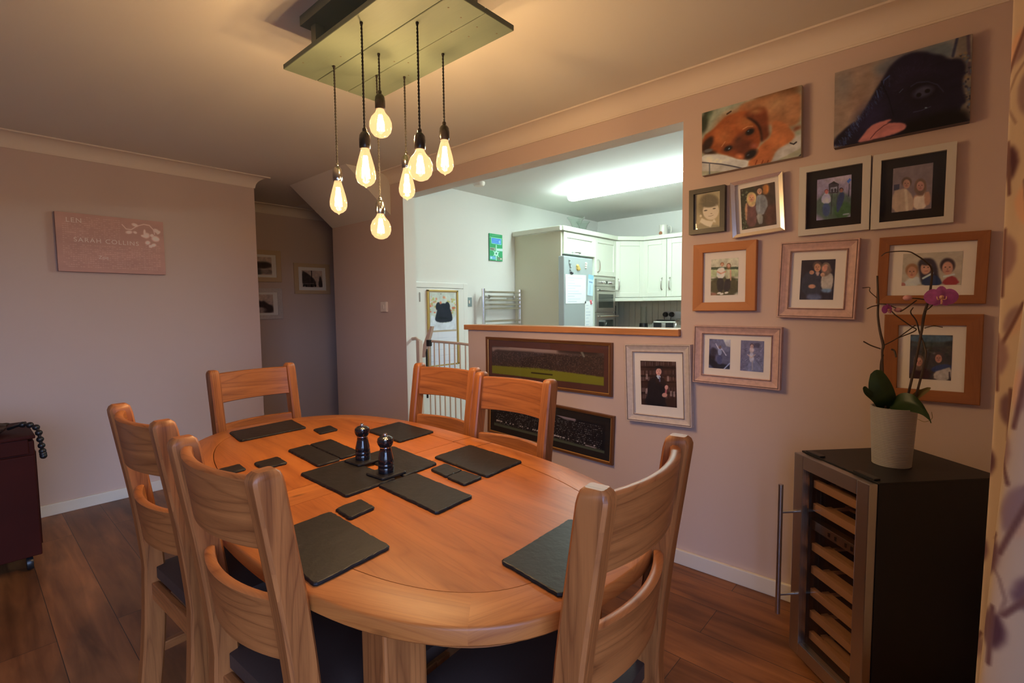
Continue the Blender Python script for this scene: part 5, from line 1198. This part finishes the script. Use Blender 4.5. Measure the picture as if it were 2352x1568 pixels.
for x0, x1 in ((.018, .10), (CWd-.09, CWd-.02)): ob('hinge_cover', box(x0, -.052, CH_, x1, -.030, CH_+.006, .002), m_blkpl, t)
for z in (.662, .578, .431, .346, .263, .180, .100):
    bm = bmn(); bx(bm, .045, -.062, z-.014, CWd-.045, -.044, z+.014, .002)
    for i in range(4): bx(bm, .05, -.11-.08*i, z-.012, CWd-.05, -.085-.08*i, z-.002)
    for x in (.06, CWd-.07): bx(bm, x, -.40, z-.012, x+.012, -.06, z-.004)
    ob('shelf', bm, m_shelf, t, grain='x')
p = ob('control_panel', box(.035, -.070, .498, CWd-.035, -.040, .532, .002), m_steel, t)
bm = bmn()
for x in (.08, .10, .125, .17, .20): bx(bm, x, -.0405, .508, x+.008, -.038, .522)
ob('button', bm, m_blkpl, p)

# ------------------------------------------------------------------ potted orchid
PXo, PYo = 2.032, .131
t = thing('potted_orchid', 'pink orchid in a ribbed grey pot on top of the wine cooler', 'potted plant', (PXo, PYo, CH_+.0005))
bm = bmn(); pr = []; n_ = 34
for i in range(n_+1):
    f = i/n_; r = .0525+.0095*f; pr += [(r, .188*f), (r+.0009, .188*f+.0014), (r+.0009, .188*f+.0040)]
pr = [(.048, 0)]+pr; z_ = pr[-1][1]; pr += [(.0615, z_+.001), (.0575, z_), (.056, z_-.03), (.053, .12), (.0, .118)]
lathe(bm, pr, seg=48, cap=False); ob('pot', bm, m_pot, t, smooth=True)
bm = bmn(); lathe(bm, [(.0, .165), (.03, .168), (.056, .160)], seg=24, cap=False); ob('compost', bm, m_soil, t)
def L3(P, dx=0, jit=0): return [Vector((x-PXo+dx+random.uniform(-jit, jit), y-PYo, z-CH_)) for x, y, z in P]
# (points hang in the room around the pot; given depth below)
def dep(P, ds): return [Vector((x-PXo+d, y-PYo, z-CH_)) for (x, y, z), d in zip(P, ds)]
def stem(name, P, ds, r): bm = bmn(); tube(bm, dep(P, ds), r, 7, 5); return ob(name, bm, m_stem, t, smooth=True)
stem('flower_stem', [(2.029, .150, .945), (2.028, .161, 1.065), (2.028, .165, 1.142), (2.028, .163, 1.165), (2.027, .173, 1.211), (2.027, .180, 1.261), (2.027, .181, 1.311), (2.027, .186, 1.392)], [-.01, -.015, -.02, -.02, -.02, -.02, -.02, -.02], [.0034, .0034, .0034, .0045, .0038, .0034, .0032, .0028])
stem('flower_stem', [(2.028, .160, .945), (2.028, .169, 1.084), (2.028, .163, 1.134)], [.01, -.0, -.015], .003)
stem('flower_stem', [(2.032, .104, .945), (2.033, .084, 1.089), (2.034, .071, 1.199), (2.034, .066, 1.258), (2.035, .059, 1.298), (2.035, .053, 1.342), (2.035, .051, 1.404), (2.034, .065, 1.428), (2.033, .088, 1.450), (2.031, .112, 1.464), (2.028, .160, 1.464), (2.027, .176, 1.453)], [.01, .02, .025, .025, .02, .02, .0, -.01, -.02, -.03, -.04, -.04], [.0038, .0038, .0036, .0044, .0040, .0034, .0030, .0024, .0020, .0018, .0016, .0014])
stem('flower_stem', [(2.034, .085, .945), (2.035, .058, 1.117), (2.035, .061, 1.162), (2.034, .074, 1.202), (2.033, .084, 1.243), (2.032, .099, 1.271), (2.033, .093, 1.288)], [.02, .01, .02, .03, .03, .02, .02], [.0036, .0034, .003, .0024, .002, .0018, .0014])
for P, ds, r in (([(2.028, .161, 1.165), (2.030, .129, 1.188), (2.033, .086, 1.230)], [-.02, .0, .03], .0016), ([(2.030, .129, 1.188), (2.033, .085, 1.213), (2.032, .098, 1.228), (2.030, .137, 1.265), (2.028, .159, 1.296)], [0, .03, .02, -.01, -.02], .0018),
                 ([(2.035, .063, 1.221), (2.036, .041, 1.229), (2.038, .019, 1.225)], [.025, .01, .0], .0015), ([(2.028, .170, 1.153), (2.026, .195, 1.164), (2.025, .214, 1.177)], [-.02, -.03, -.04], .0020),
                 ([(2.027, .184, 1.319), (2.025, .203, 1.341), (2.025, .204, 1.354), (2.024, .222, 1.353)], [-.02, -.03, -.03, -.04], .0014), ([(2.027, .178, 1.296), (2.026, .195, 1.292), (2.025, .209, 1.284)], [-.02, -.03, -.03], .0018),
                 ([(2.034, .065, 1.276), (2.035, .054, 1.284), (2.036, .043, 1.298)], [.02, .0, -.02], .0018), ([(2.029, .142, 1.153), (2.030, .134, 1.148), (2.030, .128, 1.129)], [-.02, -.02, -.03], .003)): stem('twig', P, ds, r)
# leaves: strap shapes along a spine with a width profile and a fold
def leaf(P, ds, wmax, side, mat, fold=.25, name='leaf'):
    sp = catmull(dep(P, ds), 7); n_ = len(sp); side = Vector(side).normalized(); bm = bmn(); rows = []
    for i, p in enumerate(sp):
        f = i/(n_-1); w_ = wmax*(.22+.78*math.sin(PI*min(1, f*.86+.10))**.8) if f < .97 else wmax*.12
        tdir = (sp[min(i+1, n_-1)]-sp[max(i-1, 0)]).normalized(); nn = tdir.cross(side).normalized()
        rows.append([p+side*w_*u+nn*abs(u)*w_*fold for u in (-1, -.6, -.2, 0, .2, .6, 1)])
    V = [[[bm.verts.new(q_+o_) for q_ in r] for r in rows] for o_ in (Vector((0, 0, 0)),)][0]
    for a, b in zip(V, V[1:]):
        for i in range(6): bm.faces.new((a[i], a[i+1], b[i+1], b[i]))
    bmesh.ops.solidify(bm, geom=list(bm.faces), thickness=.0022); return ob(name, bm, mat, t, smooth=True)
leaf([(2.030, .140, .955), (2.028, .152, .990), (2.028, .168, 1.040), (2.027, .180, 1.083)], [0, -.03, -.04, -.03], .034, (.25, -.85, .42), m_leaf, .15)
leaf([(2.028, .165, .955), (2.027, .176, .985), (2.026, .196, 1.010), (2.025, .206, 1.030)], [-.01, -.03, -.05, -.06], .011, (.3, -.75, .6), m_leaf, .2)
leaf([(2.031, .140, .958), (2.033, .105, .985), (2.035, .070, .985), (2.036, .042, .962), (2.036, .040, .945)], [-.01, -.035, -.055, -.065, -.068], .034, (-.35, -.35, -.80), m_leaf, .15)
leaf([(2.034, .100, .955), (2.034, .078, .997), (2.036, .041, 1.031)], [.01, .02, .02], .012, (.3, .4, .8), m_leafy, .2)
bm = bmn(); tube(bm, dep([(2.036, .035, .965), (2.037, .033, .945), (2.036, .050, .930), (2.034, .068, .935)], [-.05, -.05, -.04, -.03]), .0008, 5, 5); ob('aerial_root', bm, m_leafy, t)
def blossom(c, s_, rot, cols, name='flower', half=False):
    """phalaenopsis flower facing the camera: two broad petals, three narrower sepals, lip"""
    M3 = Matrix.Translation(c) @ Matrix.Rotation(rot, 4, 'Z')
    bm = bmn()
    def petal(ang, ln_, wd, curl):
        n_, m_ = 8, 6; V = []
        for i in range(n_+1):
            f = i/n_; w_ = wd*math.sin(PI*(f*.93+.05))**.55
            V.append([bm.verts.new(((f*ln_)*math.cos(ang)-(u*w_)*math.sin(ang), -.004-curl*f*f+.10*abs(u)*w_, (f*ln_)*math.sin(ang)+(u*w_)*math.cos(ang))) for u in [(-1+2*j/m_) for j in range(m_+1)]])
        for a, b in zip(V, V[1:]):
            for j in range(m_): bm.faces.new((a[j], a[j+1], b[j+1], b[j]))
    petal(0.10, .036*s_, .021*s_, -.004); petal(PI-.10, .036*s_, .021*s_, -.004); petal(PI/2, .030*s_, .012*s_, -.004)
    if not half: petal(-.95, .026*s_, .010*s_, -.006); petal(PI+.95, .026*s_, .010*s_, -.006)
    bmesh.ops.solidify(bm, geom=list(bm.faces), thickness=.0008); bm.transform(M3); o = ob(name, bm, cols, t, smooth=True)
    bm = bmn(); lathe(bm, [(.001, -.016*s_), (.0055*s_, -.012*s_), (.004*s_, -.004*s_)], (0, 0, 0), 12, 'y')
    for sg in (-1, 1): tube(bm, [(0, -.010*s_, -.004*s_), (sg*.008*s_, -.014*s_, -.006*s_), (sg*.010*s_, -.012*s_, .002*s_)], .0014*s_, 6, 4)
    tube(bm, [(0, -.008*s_, -.004*s_), (0, -.016*s_, -.012*s_), (0, -.014*s_, -.018*s_)], .002*s_, 6, 4)
    bm.transform(M3); ob('lip', bm, m_lip, o, smooth=True)
m_lip = M('orchid_lip', (.58, .30, .22), .5)
blossom((2.037-PXo-.055, .026-PYo, 1.318-CH_), 1.12, -PI/2+.15, m_petal)
stem('twig', [(2.035, .055, 1.300), (2.036, .030, 1.320)], [.02, -.05], .0018)
blossom((2.029-PXo-.04, .156-PYo, 1.281-CH_), .62, -PI/2+1.0, m_petal, half=True)
for (x, y, z, d, r, m_) in ((2.030, .129, 1.280, -.02, .0085, m_petal2), (2.032, .106, 1.318, -.03, .010, m_petal2)):
    bm = bmn(); bmesh.ops.create_icosphere(bm, subdivisions=2, radius=r); bmesh.ops.scale(bm, vec=(1, 1.25, .9), verts=bm.verts); bm.transform(Matrix.Translation((x-PXo+d, y-PYo, z-CH_))); ob('bud', bm, m_, t, smooth=True)
stem('twig', [(2.027, .180, 1.300), (2.029, .158, 1.298), (2.030, .132, 1.285)], [-.02, -.03, -.02], .0016)
stem('twig', [(2.035, .056, 1.310), (2.033, .085, 1.316), (2.032, .104, 1.316)], [.02, .0, -.03], .0018); stem('twig', [(2.033, .085, 1.310), (2.031, .110, 1.285), (2.030, .122, 1.275)], [.0, -.02, -.03], .002)

# ------------------------------------------------------------------ curtain
t = thing('curtain', 'cream curtain printed with brown leaves, hanging at the right edge', 'curtain', (.8, -.10, 0), 0)
LC = 2.1; NXC, NZC = 260, 900
q = Pic([(0, 0), (56, 0), (56, 236), (0, 236)], NXC, NZC, (196, 168, 136), (1.1, 1.15, 1.25))
random.seed(5)
def lf(x, y, s_, a, c1, c2):
    P = [(0, -1), (.42, -.55), (.52, 0), (.36, .55), (0, 1), (-.36, .55), (-.52, 0), (-.42, -.55)]
    tr = lambda p: (x+s_*(p[0]*math.cos(a)-p[1]*math.sin(a)), y+s_*(p[0]*math.sin(a)+p[1]*math.cos(a)))
    q.poly([tr(p) for p in P[:5]], c1, 1); q.poly([tr(p) for p in P[4:]+P[:1]], c2, 1); q.line([tr((0, -1)), tr((0, 1.5))], .7, (120, 84, 74))
for i in range(26):
    x, y = random.uniform(0, 56), random.uniform(0, 236); q.line([(x+5*math.sin(k*.5), y+k*2.4) for k in range(12)], .5, (150, 118, 100), .8)
cols = [((112, 78, 78), (146, 116, 106)), ((150, 116, 106), (206, 158, 122)), ((92, 60, 62), (120, 88, 86)), ((200, 160, 126), (150, 118, 108))]
for i in range(9):
    for j in range(30):
        c1, c2 = random.choice(cols); lf(i*7+random.uniform(-1.2, 1.2)+(j % 2)*3.5, j*8.2+random.uniform(-1.5, 1.5), random.uniform(2.6, 4.2), random.uniform(-.5, .5), c1, c2)
q.noise(.03, 20)
c = np.clip(q.img, 0, 255)/255; c = np.where(c <= .04045, c/12.92, ((c+.055)/1.055)**2.4)*np.array(q.K)
# plan path of the cloth with soft pleats
ss = np.linspace(0, 1, NXC); zz = np.linspace(0.015, 2.33, NZC)
CP = catmull([(1.060, -.100, 0), (1.098, -.066, 0), (1.094, -.053, 0), (1.066, -.078, 0), (1.020, -.110, 0), (.955, -.112, 0), (.900, -.082, 1), (.862, -.066, 1), (.838, -.090, .6), (.835, -.125, .2), (.860, -.155, 0), (.930, -.165, 0), (.905, -.195, 0)], 8)
CL = np.array([0]+[(b_-a_).xy.length for a_, b_ in zip(CP, CP[1:])]).cumsum(); CL /= CL[-1]
def cpath(s_, z_):
    x = np.interp(s_, CL, [p.x for p in CP]); y = np.interp(s_, CL, [p.y for p in CP]); fl = np.interp(s_, CL, [p.z for p in CP])
    y = y+fl*.034*(1.3-z_)+.004*np.sin(z_*3+s_*9); return x, y
Sg, Zg = np.meshgrid(ss, zz); X_, Y_ = cpath(Sg, Zg)
me = bpy.data.meshes.new('curtain_cloth'); co = np.stack([X_-.8, Y_+.10, Zg], -1).reshape(-1, 3)
i = np.arange((NZC-1)*(NXC-1)); r, k = i//(NXC-1), i % (NXC-1); a = r*NXC+k
me.from_pydata(co.tolist(), [], np.stack([a, a+NXC, a+1+NXC, a+1], -1).tolist())
at = me.color_attributes.new('print', 'FLOAT_COLOR', 'POINT'); buf = np.ones((NZC*NXC, 4)); buf[:, :3] = np.clip(c[::-1], 0, .9).reshape(-1, 3); at.data.foreach_set('color', buf.reshape(-1).astype(np.float32))
mc = attr_mat('curtain_fabric', .9, spec=.1); nt = mc.node_tree; b = nt.nodes['Principled BSDF']; at_ = [n_ for n_ in nt.nodes if n_.type == 'ATTRIBUTE'][0]
tr_ = nt.nodes.new('ShaderNodeBsdfTranslucent'); mxs = nt.nodes.new('ShaderNodeMixShader'); mxs.inputs[0].default_value = .12; nt.links.new(at_.outputs['Color'], tr_.inputs[0])
nt.links.new(b.outputs[0], mxs.inputs[1]); nt.links.new(tr_.outputs[0], mxs.inputs[2]); nt.links.new(mxs.outputs[0], nt.nodes['Material Output'].inputs[0])
me.materials.append(mc)
for p in me.polygons: p.use_smooth = True
o = bpy.data.objects.new('cloth', me); COL.objects.link(o); o.parent = t
bm = bmn(); tube(bm, [(-2.6, 0, 2.345), (.72, 0, 2.345)], .012, 12); ob('curtain_rail', bm, m_plate, t, smooth=True)

# ------------------------------------------------------------------ dark cabinet on castors at the left
t = thing('trolley_cabinet', 'dark mahogany cabinet on castors against the left of the back wall', 'cabinet', (-.10, 3.40, 0))
ob('carcass', box(-.30, .018, .075, .322, .46, .66, .004), m_cab, t)
ob('top_board', box(-.31, -.004, .675, .326, .47, .692, .004), m_cab, t)
d = ob('drawer_front', box(-.295, .006, .600, .300, .02, .674, .003), m_cab, t)
ob('front_panel', box(-.298, 0, .080, .320, .016, .592, .004), m_cab, t)
bm = bmn(); bx(bm, .322, .05, .12, .328, .42, .60, .002); ob('side_panel', bm, m_cab, t)
for x, y in ((.275, .05), (-.26, .05), (.275, .42), (-.26, .42)):
    bm = bmn(); lathe(bm, [(.010, -.014), (.034, -.012), (.037, 0), (.034, .012), (.010, .014)], (0, 0, 0), 20, 'x'); bm.transform(Matrix.Translation((x, y, .0372))); bx(bm, x-.012, y-.012, .055, x+.012, y+.012, .076); ob('castor', bm, m_blkpl, t, smooth=True)
bm = bmn(); lathe(bm, [(.004, 0), (.004, -.004)], (.03, 0, .565), 10, 'y'); ob('keyhole', bm, m_brass, t)
t = thing('leather_bag', 'black soft bag lying on top of the dark cabinet', 'bag', (-.06, 3.58, .6925))
bm = bmn(); bmesh.ops.create_icosphere(bm, subdivisions=4, radius=1)
for v in bm.verts:
    x, y, z = v.co; r_ = 1+.06*math.sin(5*x+2*y)+.04*math.sin(9*y+3*z); v.co = (x*.215*r_, y*.10*r_, max(0, .034+z*.036*r_+.010*math.sin(7*x)))
ob('bag_body', bm, m_leather, t, smooth=True)
bm = bmn(); tube(bm, [(-.12, -.05, .06), (-.02, -.08, .085), (.10, -.06, .075), (.19, -.02, .04)], .010, 10, 6); ob('strap', bm, m_leather, t, smooth=True)
bm = bmn(); P = [(.14, 3.56, .712), (.19, 3.50, .735), (.235, 3.45, .720), (.245, 3.43, .66), (.250, 3.425, .60), (.252, 3.42, .575)]
sp = catmull(P, 8); tube(bm, sp, .007, 8)
for k in range(8, len(sp)): 
    if k % 4 == 0:
        u_ = bmesh.new(); bmesh.ops.create_icosphere(u_, subdivisions=2, radius=.0155); add(bm, u_, Matrix.Translation(sp[k]))
tag(ob('beaded_cord', bm, m_blkpl, smooth=True), 'thick black beaded cord hanging over the cabinet corner', 'cord')
